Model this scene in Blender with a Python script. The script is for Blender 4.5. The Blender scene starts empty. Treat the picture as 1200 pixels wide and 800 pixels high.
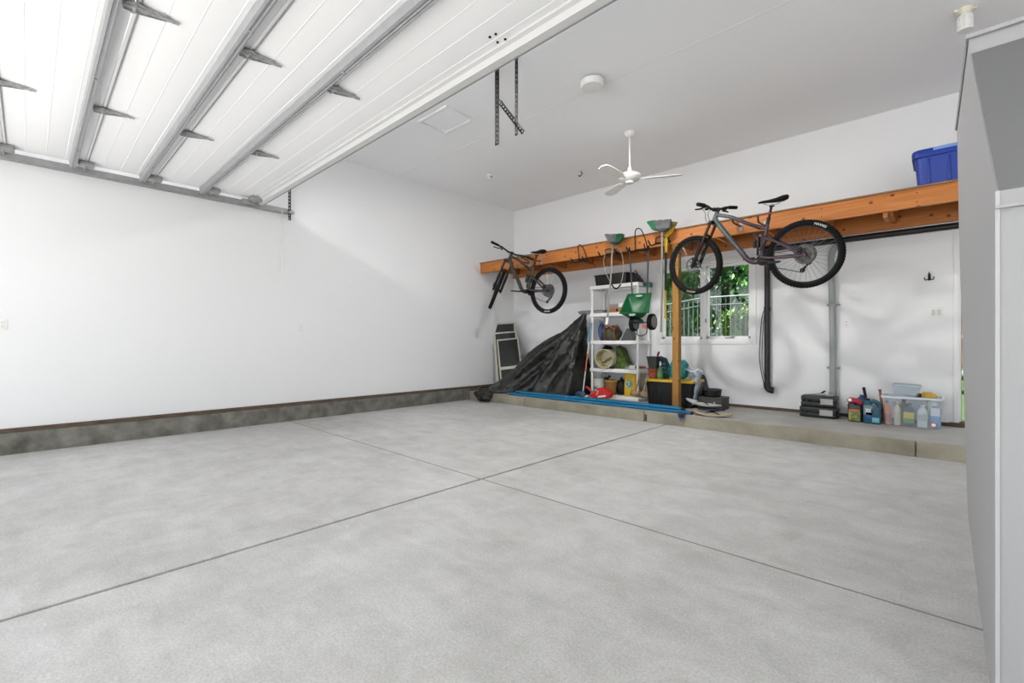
import bpy, bmesh, math, random
from mathutils import Vector, Matrix, noise
random.seed(7)
PI = math.pi
scene = bpy.context.scene
COL = scene.collection
H = 1.09                      # camera height
YAW = math.radians(43.4)
FPX = 536.0
HOR = 401.0
SN, CS = math.sin(YAW), math.cos(YAW)

# ------------------------------------------------------------------ survey helpers (photo pixel -> point on a world plane)
def ray(px, py):
    u = (px - 600) / FPX
    return (-SN + CS * u, CS + SN * u, (HOR - py) / FPX)
def PY(px, py, Y):
    d = ray(px, py); t = Y / d[1]
    return Vector((d[0] * t, Y, H + d[2] * t))
def PX(px, py, X):
    d = ray(px, py); t = X / d[0]
    return Vector((X, d[1] * t, H + d[2] * t))
def PZ(px, py, z):
    d = ray(px, py); t = (z - H) / d[2]
    return Vector((d[0] * t, d[1] * t, z))

# ------------------------------------------------------------------ materials
MATS = {}
def mat(name, color, rough=0.5, metal=0.0, var=0.0, vscale=8.0, bump=0.0, bscale=60.0, alpha=1.0, color2=None, stretch=None, spec=None, bdist=0.01):
    if name in MATS: return MATS[name]
    m = bpy.data.materials.new(name); m.use_nodes = True
    nt = m.node_tree; b = nt.nodes['Principled BSDF']
    b.inputs['Base Color'].default_value = (*color, 1)
    b.inputs['Roughness'].default_value = rough
    b.inputs['Metallic'].default_value = metal
    if spec is not None: b.inputs['Specular IOR Level'].default_value = spec
    if alpha < 1: b.inputs['Alpha'].default_value = alpha
    tc = None
    def coords():
        nonlocal tc
        if tc is None:
            tcn = nt.nodes.new('ShaderNodeTexCoord'); mp = nt.nodes.new('ShaderNodeMapping')
            nt.links.new(tcn.outputs['Object'], mp.inputs['Vector'])
            if stretch: mp.inputs['Scale'].default_value = stretch
            tc = mp.outputs['Vector']
        return tc
    if var > 0 or color2 is not None:
        n = nt.nodes.new('ShaderNodeTexNoise'); n.inputs['Scale'].default_value = vscale; n.inputs['Detail'].default_value = 5
        n.inputs['Roughness'].default_value = 0.6
        nt.links.new(coords(), n.inputs['Vector'])
        r = nt.nodes.new('ShaderNodeValToRGB')
        r.color_ramp.elements[0].position = 0.3; r.color_ramp.elements[1].position = 0.7
        c2 = color2 if color2 else tuple(max(0, c * (1 - var)) for c in color)
        r.color_ramp.elements[0].color = (*c2, 1); r.color_ramp.elements[1].color = (*color, 1)
        nt.links.new(n.outputs['Fac'], r.inputs['Fac']); nt.links.new(r.outputs['Color'], b.inputs['Base Color'])
    if bump > 0:
        n2 = nt.nodes.new('ShaderNodeTexNoise'); n2.inputs['Scale'].default_value = bscale; n2.inputs['Detail'].default_value = 4
        nt.links.new(coords(), n2.inputs['Vector'])
        bp = nt.nodes.new('ShaderNodeBump'); bp.inputs['Strength'].default_value = bump; bp.inputs['Distance'].default_value = bdist
        nt.links.new(n2.outputs['Fac'], bp.inputs['Height']); nt.links.new(bp.outputs['Normal'], b.inputs['Normal'])
    MATS[name] = m
    return m

# ------------------------------------------------------------------ mesh helpers
def NB(): return bmesh.new()
def _xf(vs, M):
    if M is not None:
        for v in vs: v.co = M @ v.co
def box(bm, c, s, bev=0.0, M=None, seg=2):
    r = bmesh.ops.create_cube(bm, size=1.0)
    vs = r['verts']
    for v in vs: v.co = Vector((v.co.x * s[0] + c[0], v.co.y * s[1] + c[1], v.co.z * s[2] + c[2]))
    if bev > 0:
        es = list({e for v in vs for e in v.link_edges})
        rr = bmesh.ops.bevel(bm, geom=vs + es, offset=min(bev, 0.45 * min(s)), offset_type='OFFSET', segments=seg, affect='EDGES', profile=0.5)
        vs = list({v for f in rr['faces'] for v in f.verts} | {v for v in vs if v.is_valid})
    _xf(vs, M)
    return vs
def box2(bm, a, b, bev=0.0, M=None):
    c = [(a[i] + b[i]) / 2 for i in range(3)]; s = [abs(b[i] - a[i]) for i in range(3)]
    return box(bm, c, s, bev, M)
def loft(bm, rings, cap0=True, cap1=True, M=None, closed_ring=True):
    R = []
    for ring in rings: R.append([bm.verts.new(M @ Vector(p) if M is not None else Vector(p)) for p in ring])
    n = len(R[0])
    for a, b in zip(R, R[1:]):
        for i in range(n if closed_ring else n - 1):
            j = (i + 1) % n
            bm.faces.new((a[i], a[j], b[j], b[i]))
    if cap0: bm.faces.new(list(reversed(R[0])))
    if cap1: bm.faces.new(R[-1])
    return R
def circ(r, z, n=20, cx=0, cy=0):
    return [(cx + r * math.cos(2 * PI * i / n), cy + r * math.sin(2 * PI * i / n), z) for i in range(n)]
def rrect(w, d, r, z, n=4, cx=0, cy=0):
    r = max(1e-4, min(r, w / 2 - 1e-4, d / 2 - 1e-4)); out = []
    for (sx, sy, a0) in ((1, 1, 0), (-1, 1, PI / 2), (-1, -1, PI), (1, -1, 1.5 * PI)):
        for k in range(n + 1):
            a = a0 + k * PI / 2 / n
            out.append((cx + sx * (w / 2 - r) + r * math.cos(a), cy + sy * (d / 2 - r) + r * math.sin(a), z))
    return out
def lathe(bm, prof, n=24, M=None, cap0=True, cap1=True):
    return loft(bm, [circ(r, z, n) for r, z in prof], cap0, cap1, M)
def tube(bm, pts, r, n=8, closed=False, M=None, caps=True):
    pts = [Vector(p) for p in pts]
    if M is not None: pts = [M @ p for p in pts]
    k = len(pts); rs = r if isinstance(r, (list, tuple)) else [r] * k
    tang = []
    for i in range(k):
        if closed: t = pts[(i + 1) % k] - pts[i - 1]
        elif i == 0: t = pts[1] - pts[0]
        elif i == k - 1: t = pts[-1] - pts[-2]
        else: t = (pts[i + 1] - pts[i]).normalized() + (pts[i] - pts[i - 1]).normalized()
        if t.length < 1e-9: t = Vector((0, 0, 1))
        tang.append(t.normalized())
    up = Vector((0, 0, 1)) if abs(tang[0].z) < 0.9 else Vector((1, 0, 0))
    nrm = (up - tang[0] * up.dot(tang[0])).normalized()
    rings = []
    for i in range(k):
        nrm = nrm - tang[i] * nrm.dot(tang[i])
        if nrm.length < 1e-6: nrm = tang[i].orthogonal()
        nrm.normalize(); b = tang[i].cross(nrm)
        rings.append([pts[i] + (nrm * math.cos(2 * PI * j / n) + b * math.sin(2 * PI * j / n)) * rs[i] for j in range(n)])
    if closed: rings.append(rings[0])
    if closed:
        R = [[bm.verts.new(p) for p in ring] for ring in rings[:-1]]
        # align the last ring with the first
        for a in range(k):
            A, B = R[a], R[(a + 1) % k]
            off = 0
            if a == k - 1:
                off = min(range(n), key=lambda o: (A[0].co - B[o].co).length)
            for i in range(n):
                j = (i + 1) % n
                bm.faces.new((A[i], A[j], B[(j + off) % n], B[(i + off) % n]))
    else:
        loft(bm, rings, caps, caps)
def cyl(bm, a, b, r, n=16, r2=None): tube(bm, [a, b], [r, r if r2 is None else r2], n)
def prism(bm, poly, d0, d1, M=None):
    """poly = 2-D points (x,z); extruded along local y from d0 to d1"""
    loft(bm, [[(x, d0, z) for x, z in poly], [(x, d1, z) for x, z in poly]], True, True, M)
def blob(bm, c, rad, amp=0.15, freq=4.0, sub=3, flat=None, seed=0.0, M=None):
    r = bmesh.ops.create_icosphere(bm, subdivisions=sub, radius=1.0)
    for v in r['verts']:
        n = noise.noise(v.co * freq * 0.5 + Vector((seed, seed * 1.7, 0))) + 0.5 * noise.noise(v.co * freq + Vector((0, seed, 3)))
        k = 1 + amp * n
        p = Vector((v.co.x * rad[0] * k, v.co.y * rad[1] * k, v.co.z * rad[2] * k))
        if flat is not None and p.z < flat: p.z = flat
        v.co = (M @ p if M is not None else p) + Vector(c)
def smooth_path(pts, sub=6):
    pts = [Vector(p) for p in pts]; out = []
    for i in range(len(pts) - 1):
        p0 = pts[max(i - 1, 0)]; p1 = pts[i]; p2 = pts[i + 1]; p3 = pts[min(i + 2, len(pts) - 1)]
        for k in range(sub):
            t = k / sub
            out.append(0.5 * ((2 * p1) + (p2 - p0) * t + (2 * p0 - 5 * p1 + 4 * p2 - p3) * t * t + (3 * p1 - p0 - 3 * p2 + p3) * t ** 3))
    out.append(pts[-1]); return out
def text_geo(bm, s, size, fn):
    cu = bpy.data.curves.new('lettering_source', 'FONT'); cu.body = s; cu.size = size; cu.align_x = 'CENTER'; cu.align_y = 'CENTER'
    cu.resolution_u = 2
    o = bpy.data.objects.new('lettering_source', cu); COL.objects.link(o)
    me = bpy.data.meshes.new_from_object(o.evaluated_get(bpy.context.evaluated_depsgraph_get()))
    bpy.data.objects.remove(o); bpy.data.curves.remove(cu)
    vs = [bm.verts.new(fn(v.co.x, v.co.y)) for v in me.vertices]
    for p in me.polygons:
        try: bm.faces.new([vs[i] for i in p.vertices])
        except ValueError: pass
    bpy.data.meshes.remove(me)

def obj(name, bm, m, parent=None, world=False, smooth=35, label=None):
    bmesh.ops.recalc_face_normals(bm, faces=bm.faces[:])
    if world and parent is not None:
        bmesh.ops.translate(bm, verts=bm.verts[:], vec=-parent.location)
    me = bpy.data.meshes.new(name); bm.to_mesh(me); bm.free()
    me.materials.append(m)
    if smooth:
        me.polygons.foreach_set('use_smooth', [True] * len(me.polygons))
        try: me.set_sharp_from_angle(angle=math.radians(smooth))
        except Exception: pass
    o = bpy.data.objects.new(name, me); COL.objects.link(o)
    if parent is not None:
        o.parent = parent
    if label: o['label'] = label
    return o
def thing(name, label, cat, loc=(0, 0, 0), rotz=0.0, group=None, rot=None):
    o = bpy.data.objects.new(name, None); COL.objects.link(o)
    o.empty_display_size = 0.1
    o.location = loc; o.rotation_euler = rot if rot else (0, 0, rotz)
    o['label'] = label; o['category'] = cat
    if group: o['group'] = group
    return o
def tag(o, label, cat, group=None, kind=None):
    o['label'] = label; o['category'] = cat
    if group: o['group'] = group
    if kind: o['kind'] = kind
    return o
def solo(name, bm, m, label, cat, loc=(0, 0, 0), rotz=0.0, group=None, smooth=35, kind=None, rot=None):
    o = obj(name, bm, m, smooth=smooth); o.location = loc; o.rotation_euler = rot if rot else (0, 0, rotz)
    return tag(o, label, cat, group, kind)
def struct(name, bm, m, label, cat, parent=None, smooth=0):
    o = obj(name, bm, m, parent, smooth=smooth)
    if parent is None: tag(o, label, cat, kind='structure')
    return o

# ------------------------------------------------------------------ palette
WALL = mat('white_painted_drywall', (0.81, 0.815, 0.825), 0.75, var=0.02, vscale=0.7, bump=0.04, bscale=90)
CEIL = mat('ceiling_paint', (0.89, 0.895, 0.91), 0.85, var=0.02, vscale=0.8, bump=0.04, bscale=60)
GREYW = mat('grey_painted_plywood', (0.37, 0.37, 0.375), 0.7, bump=0.12, bscale=60, stretch=(2, 2, 0.25))
TRIMW = mat('white_trim_paint', (0.82, 0.82, 0.82), 0.45)
CURB = mat('stained_curb_concrete', (0.24, 0.235, 0.21), 0.9, color2=(0.085, 0.078, 0.062), vscale=5.0, bump=0.5, bscale=40)
STEPC = mat('step_concrete', (0.36, 0.335, 0.265), 0.9, color2=(0.22, 0.20, 0.15), vscale=3.0, bump=0.4, bscale=50)
STEPT = mat('step_top_concrete', (0.42, 0.41, 0.385), 0.9, color2=(0.30, 0.29, 0.265), vscale=2.0, bump=0.2, bscale=70)
SILL = mat('weathered_sill_board', (0.14, 0.10, 0.065), 0.8, color2=(0.06, 0.045, 0.032), vscale=10, stretch=(1, 1, 6))
STEEL = mat('galvanised_steel', (0.40, 0.41, 0.42), 0.42, metal=0.3, var=0.12, vscale=25)
DSTEEL = mat('dull_zinc', (0.40, 0.40, 0.40), 0.55, metal=0.4, var=0.25, vscale=30)
DOORW = mat('white_door_skin', (0.93, 0.93, 0.94), 0.5, bump=0.03, bscale=120)
PINE = mat('orange_pine', (0.56, 0.205, 0.045), 0.6, color2=(0.40, 0.125, 0.022), vscale=3.0, stretch=(0.7, 6, 14), bump=0.05, bscale=30)
DECK = mat('plywood_deck', (0.30, 0.19, 0.10), 0.75, color2=(0.20, 0.13, 0.08), vscale=6)
TREAT = mat('treated_post_wood', (0.40, 0.205, 0.04), 0.7, color2=(0.28, 0.125, 0.022), vscale=3, stretch=(14, 14, 0.8))
RUBBER = mat('black_rubber', (0.006, 0.006, 0.006), 0.8, spec=0.2)
BLACKP = mat('black_plastic', (0.008, 0.008, 0.009), 0.45, spec=0.35)
BLACKM = mat('black_anodised', (0.006, 0.006, 0.007), 0.45, spec=0.35)
ABS = mat('black_pipe_plastic', (0.008, 0.008, 0.009), 0.4)
GREYPVC = mat('grey_pvc', (0.30, 0.33, 0.32), 0.5)
WPLAS = mat('white_plastic', (0.80, 0.80, 0.78), 0.45)
CREAM = mat('cream_plastic', (0.66, 0.62, 0.44), 0.5)
CHROME = mat('bright_steel', (0.65, 0.65, 0.66), 0.25, metal=1.0)
SPOKE = mat('spoke_steel', (0.35, 0.35, 0.36), 0.35, metal=0.9)
WHITEINK = mat('white_lettering', (0.85, 0.85, 0.85), 0.6)
TARP = mat('black_tarp_plastic', (0.028, 0.029, 0.025), 0.32, color2=(0.008, 0.0085, 0.007), vscale=7, bump=0.55, bscale=20, bdist=0.02)

HANG = mat('dark_perforated_angle', (0.045, 0.045, 0.045), 0.75, spec=0.2, var=0.3, vscale=30)
HINGE = mat('grey_stamped_steel', (0.46, 0.46, 0.46), 0.55, metal=0.2, var=0.35, vscale=60)
TRACK = mat('dull_track_steel', (0.36, 0.365, 0.37), 0.5, metal=0.4, var=0.2, vscale=20)

def add_knots(m, scale, stretch):
    nt = m.node_tree; b = nt.nodes['Principled BSDF']; src = b.inputs['Base Color'].links[0].from_socket
    tc = nt.nodes.new('ShaderNodeTexCoord'); mp = nt.nodes.new('ShaderNodeMapping'); mp.inputs['Scale'].default_value = stretch
    v = nt.nodes.new('ShaderNodeTexVoronoi'); v.inputs['Scale'].default_value = scale; v.voronoi_dimensions = '2D'
    r = nt.nodes.new('ShaderNodeValToRGB'); r.color_ramp.elements[0].position = 0.03; r.color_ramp.elements[1].position = 0.07
    r.color_ramp.elements[0].color = (0.16, 0.10, 0.07, 1); r.color_ramp.elements[1].color = (1, 1, 1, 1)
    x = nt.nodes.new('ShaderNodeMix'); x.data_type = 'RGBA'; x.blend_type = 'MULTIPLY'; x.inputs['Factor'].default_value = 0.9
    L = nt.links
    L.new(tc.outputs['Object'], mp.inputs['Vector']); sp_ = nt.nodes.new('ShaderNodeSeparateXYZ'); cb_ = nt.nodes.new('ShaderNodeCombineXYZ'); ad_ = nt.nodes.new('ShaderNodeMath')
    L.new(mp.outputs['Vector'], sp_.inputs[0]); L.new(sp_.outputs['X'], ad_.inputs[0]); L.new(sp_.outputs['Y'], ad_.inputs[1]); L.new(ad_.outputs[0], cb_.inputs['X']); L.new(sp_.outputs['Z'], cb_.inputs['Y']); L.new(cb_.outputs[0], v.inputs['Vector']); L.new(v.outputs['Distance'], r.inputs['Fac'])
    L.new(src, x.inputs['A']); L.new(r.outputs['Color'], x.inputs['B']); L.new(x.outputs['Result'], b.inputs['Base Color'])
add_knots(PINE, 3.6, (0.8, 1.0, 1.0)); add_knots(TREAT, 5.0, (1.0, 1.0, 0.7))
SKY, SUN, LAMP, EXPO, FILL_LAMP = 1.0, 7.8, 36.0, 1.08, 1.5
def floor_material():
    m = bpy.data.materials.new('worn_garage_concrete'); m.use_nodes = True
    nt = m.node_tree; L = nt.links; b = nt.nodes['Principled BSDF']; b.inputs['Roughness'].default_value = 0.72
    b.inputs['Specular IOR Level'].default_value = 0.35
    tc = nt.nodes.new('ShaderNodeTexCoord')
    def noise_n(scale, det, dist=0.0, rough=0.6, stretch=None):
        n = nt.nodes.new('ShaderNodeTexNoise'); n.inputs['Scale'].default_value = scale; n.inputs['Detail'].default_value = det
        n.inputs['Distortion'].default_value = dist; n.inputs['Roughness'].default_value = rough
        if stretch:
            mp = nt.nodes.new('ShaderNodeMapping'); mp.inputs['Scale'].default_value = stretch
            L.new(tc.outputs['Object'], mp.inputs['Vector']); L.new(mp.outputs['Vector'], n.inputs['Vector'])
        else: L.new(tc.outputs['Object'], n.inputs['Vector'])
        return n
    def ramp(n, p0, c0, p1, c1):
        r = nt.nodes.new('ShaderNodeValToRGB'); r.color_ramp.elements[0].position = p0; r.color_ramp.elements[1].position = p1
        r.color_ramp.elements[0].color = (*c0, 1); r.color_ramp.elements[1].color = (*c1, 1); L.new(n.outputs['Fac'], r.inputs['Fac']); return r
    def mix(a, bb, fac, mode='MULTIPLY'):
        x = nt.nodes.new('ShaderNodeMix'); x.data_type = 'RGBA'; x.blend_type = mode
        if isinstance(fac, float): x.inputs['Factor'].default_value = fac
        else: L.new(fac, x.inputs['Factor'])
        L.new(a, x.inputs['A'])
        if isinstance(bb, tuple): x.inputs['B'].default_value = (*bb, 1)
        else: L.new(bb, x.inputs['B'])
        return x.outputs['Result']
    big = ramp(noise_n(0.42, 8, 0.3, 0.68), 0.28, (0.455, 0.45, 0.435), 0.70, (0.67, 0.67, 0.665))
    mid = ramp(noise_n(4.0, 9, 0.5, 0.72), 0.30, (0.78, 0.775, 0.765), 0.60, (1, 1, 1))
    streak = ramp(noise_n(2.0, 6, 0.4, 0.7, (0.6, 3.0, 1)), 0.35, (0.90, 0.90, 0.89), 0.6, (1, 1, 1))
    fine = ramp(noise_n(100, 3, 0, 0.75), 0.36, (0.74, 0.74, 0.74), 0.65, (1.06, 1.06, 1.06))
    stain = ramp(noise_n(1.1, 5, 1.5, 0.6), 0.60, (0, 0, 0), 0.74, (1, 1, 1))
    c = mix(big.outputs['Color'], mid.outputs['Color'], 0.9)
    c = mix(c, streak.outputs['Color'], 0.9)
    c = mix(c, fine.outputs['Color'], 0.8)
    c = mix(c, (0.40, 0.335, 0.27), 0.0, 'MIX') if False else c
    sm = nt.nodes.new('ShaderNodeMath'); sm.operation = 'MULTIPLY'; sm.inputs[1].default_value = 0.28
    L.new(stain.outputs['Color'], sm.inputs[0])
    c = mix(c, (0.36, 0.315, 0.26), sm.outputs[0], 'MIX')
    L.new(c, b.inputs['Base Color'])
    n2 = noise_n(130, 3, 0, 0.7); bp = nt.nodes.new('ShaderNodeBump'); bp.inputs['Strength'].default_value = 0.22; bp.inputs['Distance'].default_value = 0.006
    L.new(n2.outputs['Fac'], bp.inputs['Height']); L.new(bp.outputs['Normal'], b.inputs['Normal'])
    return m
FLOOR = floor_material()
JOINT = mat('joint_dirt', (0.16, 0.15, 0.14), 0.9, var=0.3, vscale=30)

def glass_material():
    m = bpy.data.materials.new('window_glass'); m.use_nodes = True; nt = m.node_tree; nt.nodes.clear()
    o = nt.nodes.new('ShaderNodeOutputMaterial'); mx = nt.nodes.new('ShaderNodeMixShader'); t = nt.nodes.new('ShaderNodeBsdfTransparent')
    g = nt.nodes.new('ShaderNodeBsdfGlossy'); g.inputs['Roughness'].default_value = 0.03
    t.inputs['Color'].default_value = (0.93, 0.96, 0.95, 1); mx.inputs['Fac'].default_value = 0.05
    nt.links.new(t.outputs[0], mx.inputs[1]); nt.links.new(g.outputs[0], mx.inputs[2]); nt.links.new(mx.outputs[0], o.inputs['Surface'])
    return m
GLASS = glass_material()

# ------------------------------------------------------------------ the room shell
XL, YB, ZC = -6.64, 7.08, 3.86
YF = -1.4; XR = 8.0
JX, JY = -2.69, 2.49
bm = NB(); g = 0.012
for (a, b_) in (((XL, YF), (JX - g, JY - g * 0.6)), ((JX + g, YF), (XR, JY - g * 0.6)), ((XL, JY + g * 0.6), (JX - g, YB)), ((JX + g, JY + g * 0.6), (XR, YB))):
    box2(bm, (a[0], a[1], -0.12), (b_[0], b_[1], 0.0), bev=0.006)
fl = struct('floor', bm, FLOOR, 'grey concrete garage floor with a grid of joints', 'floor')
bm = NB(); box2(bm, (JX - 0.02, YF, -0.11), (JX + 0.02, YB, -0.012)); struct('joint_line', bm, JOINT, '', '', fl)
bm = NB(); box2(bm, (XL, JY - 0.02, -0.11), (XR, JY + 0.02, -0.003)); struct('joint_filler', bm, mat('pale_joint_filler', (0.26, 0.255, 0.24), 0.9, var=0.25, vscale=20), '', '', fl)
bm = NB(); box2(bm, (XL - 0.12, YF, ZC), (XR + 0.12, YB + 0.12, ZC + 0.2)); struct('ceiling', bm, CEIL, 'plain pale grey painted garage ceiling', 'ceiling')
bm = NB(); box2(bm, (XL, 4.243, ZC - 0.0015), (3.0, 4.257, ZC + 0.01)); struct('ceiling_seam', bm, WALL, '', '', bpy.data.objects['ceiling'])
bm = NB(); box2(bm, (XL - 0.12, YF, 0.25), (XL, YB + 0.12, ZC)); struct('wall_left', bm, WALL, 'long plain white wall on the left of the garage', 'wall')
bm = NB(); box2(bm, (XR, YF, 0.0), (XR + 0.12, YB + 0.12, ZC)); struct('wall_far_right', bm, WALL, 'white wall of the next bay hidden behind the pillar', 'wall')
bm = NB(); box2(bm, (XL - 0.12, YF - 0.14, 2.80), (0.10, YF, ZC)); box2(bm, (0.10, YF - 0.14, 3.45), (XR + 0.12, YF, ZC)); box2(bm, (-0.10, YF - 0.14, 0.0), (0.32, YF, 2.80)); box2(bm, (XL - 0.12, YF - 0.14, 0.0), (XL + 0.35, YF, 2.80)); box2(bm, (XR - 0.6, YF - 0.14, 0.0), (XR + 0.12, YF, 2.80))
struct('wall_front', bm, WALL, 'front wall with the two garage door openings behind the camera', 'wall')
# back wall with window and door openings
WX0, WX1, WZ0, WZ1 = -3.36, -2.0, 1.13, 2.27
DX0, DX1, DZ1 = 0.116, 1.03, 2.25
bm = NB(); Y0, Y1 = YB, YB + 0.14
for (xa, xb, za, zb) in ((XL - 0.12, WX0, 0.19, ZC), (WX0, WX1, 0.19, WZ0), (WX0, WX1, WZ1, ZC), (WX1, DX0, 0.19, ZC), (DX0, DX1, DZ1, ZC), (DX1, XR + 0.12, 0.19, ZC)):
    box2(bm, (xa, Y0, za), (xb, Y1, zb))
struct('wall_back', bm, WALL, 'white back wall with the window and the open door', 'wall')
# curb on the left, step at the back
bm = NB(); box2(bm, (XL - 0.12, YF, -0.1), (XL + 0.055, 5.80, 0.205), bev=0.012)
for v in bm.verts:
    if v.co.x > XL: v.co += Vector((0.012 * noise.noise(v.co * 3), 0, 0))
struct('curb', bm, CURB, 'stained concrete curb running below the left white wall', 'curb', smooth=30)
bm = NB(); box2(bm, (XL - 0.12, 5.80, 0.1), (XL + 0.0, YB + 0.14, 0.206)); struct('curb_return', bm, CURB, '', '', bpy.data.objects['curb'])
bm = NB(); box2(bm, (XL - 0.1, YF, 0.205), (XL + 0.022, YB, 0.25)); struct('baseboard_left', bm, SILL, 'brown weathered sill board between left curb and wall', 'baseboard')
bm = NB()
xs = [XL - 0.1, -5.2, -3.0, -2.96, -0.2, 1.6, XR]
for i in range(len(xs) - 1):
    if xs[i] == -3.0: continue
    x0 = xs[i] + (0.0 if i == 0 else 0.003); x1 = xs[i + 1] - 0.003
    box2(bm, (x0, 5.80, -0.1), (x1, YB + 0.14, 0.150), bev=0.014)
stp = struct('concrete_step', bm, STEPC, 'low concrete step running along the back wall', 'step', smooth=30)
bm = NB(); box2(bm, (XL + 0.06, 5.83, 0.10), (XR - 0.05, YB + 0.13, 0.1525)); struct('step_top', bm, STEPT, '', '', stp)
bm = NB(); box2(bm, (XL, YB - 0.016, 0.152), (DX0 - 0.04, YB + 0.1, 0.192)); box2(bm, (DX1 + 0.04, YB - 0.016, 0.152), (XR, YB + 0.1, 0.192))
box2(bm, (DX0 - 0.08, YB - 0.03, 0.152), (DX1 + 0.08, YB + 0.14, 0.20))
struct('baseboard_back', bm, SILL, 'brown weathered sill board under the back wall', 'baseboard')

# grey pillar wall at the right, with its sloped ledge
def pil(px, py, Y): return PY(px, py, Y)
A = pil(1168, 700, 1.84); A.z = 0
B = pil(1168, 224, 1.84)
C = pil(1137.5, 64, 3.2); D = pil(1135.5, 45, 3.2)
E = pil(1121.5, 152, 4.14); E2 = pil(1124, 280, 4.14); Fb = PZ(1134, 600, 0.0)
prof = [A, B, C, D, E, E2, Fb]; W_ = 0.185
bm = NB()
lf = [bm.verts.new(p) for p in prof]
rt = [bm.verts.new(p + Vector((W_, 0, 0))) for p in prof]
n = len(prof)
for i in range(n):
    j = (i + 1) % n; bm.faces.new((lf[i], lf[j], rt[j], rt[i]))
# side faces
for S, flip in ((lf, False), (rt, True)):
    for t3 in ((0, 1, 6), (1, 5, 6), (1, 2, 5), (2, 4, 5), (2, 3, 4)):
        f = [S[k] for k in t3]
        bm.faces.new(f if not flip else f[::-1])
plr = struct('pillar', bm, GREYW, 'grey painted plywood pillar with a sloped top on the right', 'pillar')
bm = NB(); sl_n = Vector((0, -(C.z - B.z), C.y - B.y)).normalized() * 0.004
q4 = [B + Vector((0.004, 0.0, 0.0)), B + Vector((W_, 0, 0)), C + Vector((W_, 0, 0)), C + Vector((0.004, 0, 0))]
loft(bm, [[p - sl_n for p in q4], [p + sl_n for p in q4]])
struct('sloped_ledge', bm, mat('mid_grey_ledge', (0.195, 0.195, 0.20), 0.7, bump=0.1, bscale=60), '', '', plr)  # slope panel toned darker than the rest of the pillar
# corner trim, cap and back edge strip
bm = NB()
dv = Vector((-0.004, -0.004, 0))
box2(bm, (A.x - 0.003, A.y - 0.004, 0), (A.x + 0.006, A.y + 0.004, B.z))
struct('corner_bead', bm, mat('pale_grey_bead', (0.47, 0.47, 0.475), 0.6), '', '', plr)
bm = NB()
box2(bm, (D.x - 0.012, D.y - 0.022, C.z + 0.075), (D.x + W_ + 0.004, D.y + 0.02, D.z + 0.012))
struct('cap_board', bm, GREYW, '', '', plr)
bm = NB()
box2(bm, (A.x - 0.002, A.y - 0.014, B.z - 0.05), (A.x + W_, A.y + 0.0, B.z - 0.042)); struct('panel_seam', bm, mat('seam_grey', (0.40, 0.40, 0.41), 0.7), '', '', plr)
bm = NB()
tube(bm, [D + Vector((-0.006, 0.01, 0)), E + Vector((-0.005, 0.0, 0.0))], 0.006, 4); struct('edge_strip', bm, GREYW, '', '', plr)

# ------------------------------------------------------------------ window_1
win = thing('window_1', 'white two-pane casement window looking onto the green garden', 'window', (-2.68, YB, 1.69)); win['kind'] = 'structure'
def wobj(name, boxes, m, parent=win, bev=0.004):
    b_ = NB()
    for a, c in boxes: box2(b_, a, c, bev)
    return obj(name, b_, m, parent, world=True) if parent is win else obj(name, b_, m, parent)
yo = YB - 0.016
wobj('casing', [((WX0 - 0.065, yo, WZ0 - 0.07), (WX0 + 0.002, YB + 0.01, WZ1 + 0.07)), ((WX1 - 0.002, yo, WZ0 - 0.07), (WX1 + 0.065, YB + 0.01, WZ1 + 0.07)),
                ((WX0 + 0.002, yo, WZ1 - 0.002), (WX1 - 0.002, YB + 0.01, WZ1 + 0.07)), ((WX0 + 0.002, yo, WZ0 - 0.07), (WX1 - 0.002, YB + 0.01, WZ0 + 0.002))], TRIMW)
ys0, ys1 = YB + 0.045, YB + 0.095
wobj('window_frame', [((WX0, YB + 0.0, WZ0), (WX0 + 0.014, YB + 0.14, WZ1)), ((WX1 - 0.014, YB, WZ0), (WX1, YB + 0.14, WZ1)), ((WX0 + 0.014, YB, WZ1 - 0.014), (WX1 - 0.014, YB + 0.14, WZ1)),
                      ((WX0 + 0.014, YB, WZ0), (WX1 - 0.014, YB + 0.14, WZ0 + 0.016)), ((-2.705, YB + 0.02, WZ0 + 0.016), (-2.645, YB + 0.14, WZ1 - 0.014))], TRIMW)
for (xa, xb) in ((WX0 + 0.014, -2.705), (-2.645, WX1 - 0.014)):
    s = 0.036
    sash = wobj('sash', [((xa, ys0, WZ0 + 0.016), (xa + s, ys1, WZ1 - 0.014)), ((xb - s, ys0, WZ0 + 0.016), (xb, ys1, WZ1 - 0.014)),
                  ((xa, ys0, WZ1 - 0.014 - s), (xb, ys1, WZ1 - 0.014)), ((xa, ys0, WZ0 + 0.016), (xb, ys1, WZ0 + 0.016 + s))], TRIMW)
    b_ = NB(); box2(b_, (xa + s - 0.004 + 2.68, 0.068, WZ0 + 0.05 - 1.69), (xb - s + 0.004 + 2.68, 0.072, WZ1 - 0.05 - 1.69)); obj('pane', b_, GLASS, sash)
for xk in (-2.56, -2.3):
    pass
b_ = NB(); box2(b_, (-2.36, YB + 0.01, WZ0 + 0.016), (-2.24, YB + 0.05, WZ0 + 0.034), 0.006); tube(b_, [(-2.30, YB + 0.03, WZ0 + 0.03), (-2.27, YB + 0.0, WZ0 + 0.045), (-2.22, YB - 0.005, WZ0 + 0.04)], 0.007)
obj('crank_handle', b_, DSTEEL, win, world=True)
for zk in (1.42, 1.9):
    b_ = NB(); box2(b_, (-2.655, YB + 0.008, zk - 0.03), (-2.635, YB + 0.022, zk + 0.03), 0.003); box2(b_, (-2.65, YB - 0.006, zk - 0.005), (-2.64, YB + 0.012, zk + 0.025), 0.002)
    obj('sash_lock', b_, DSTEEL, win, world=True)

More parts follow.
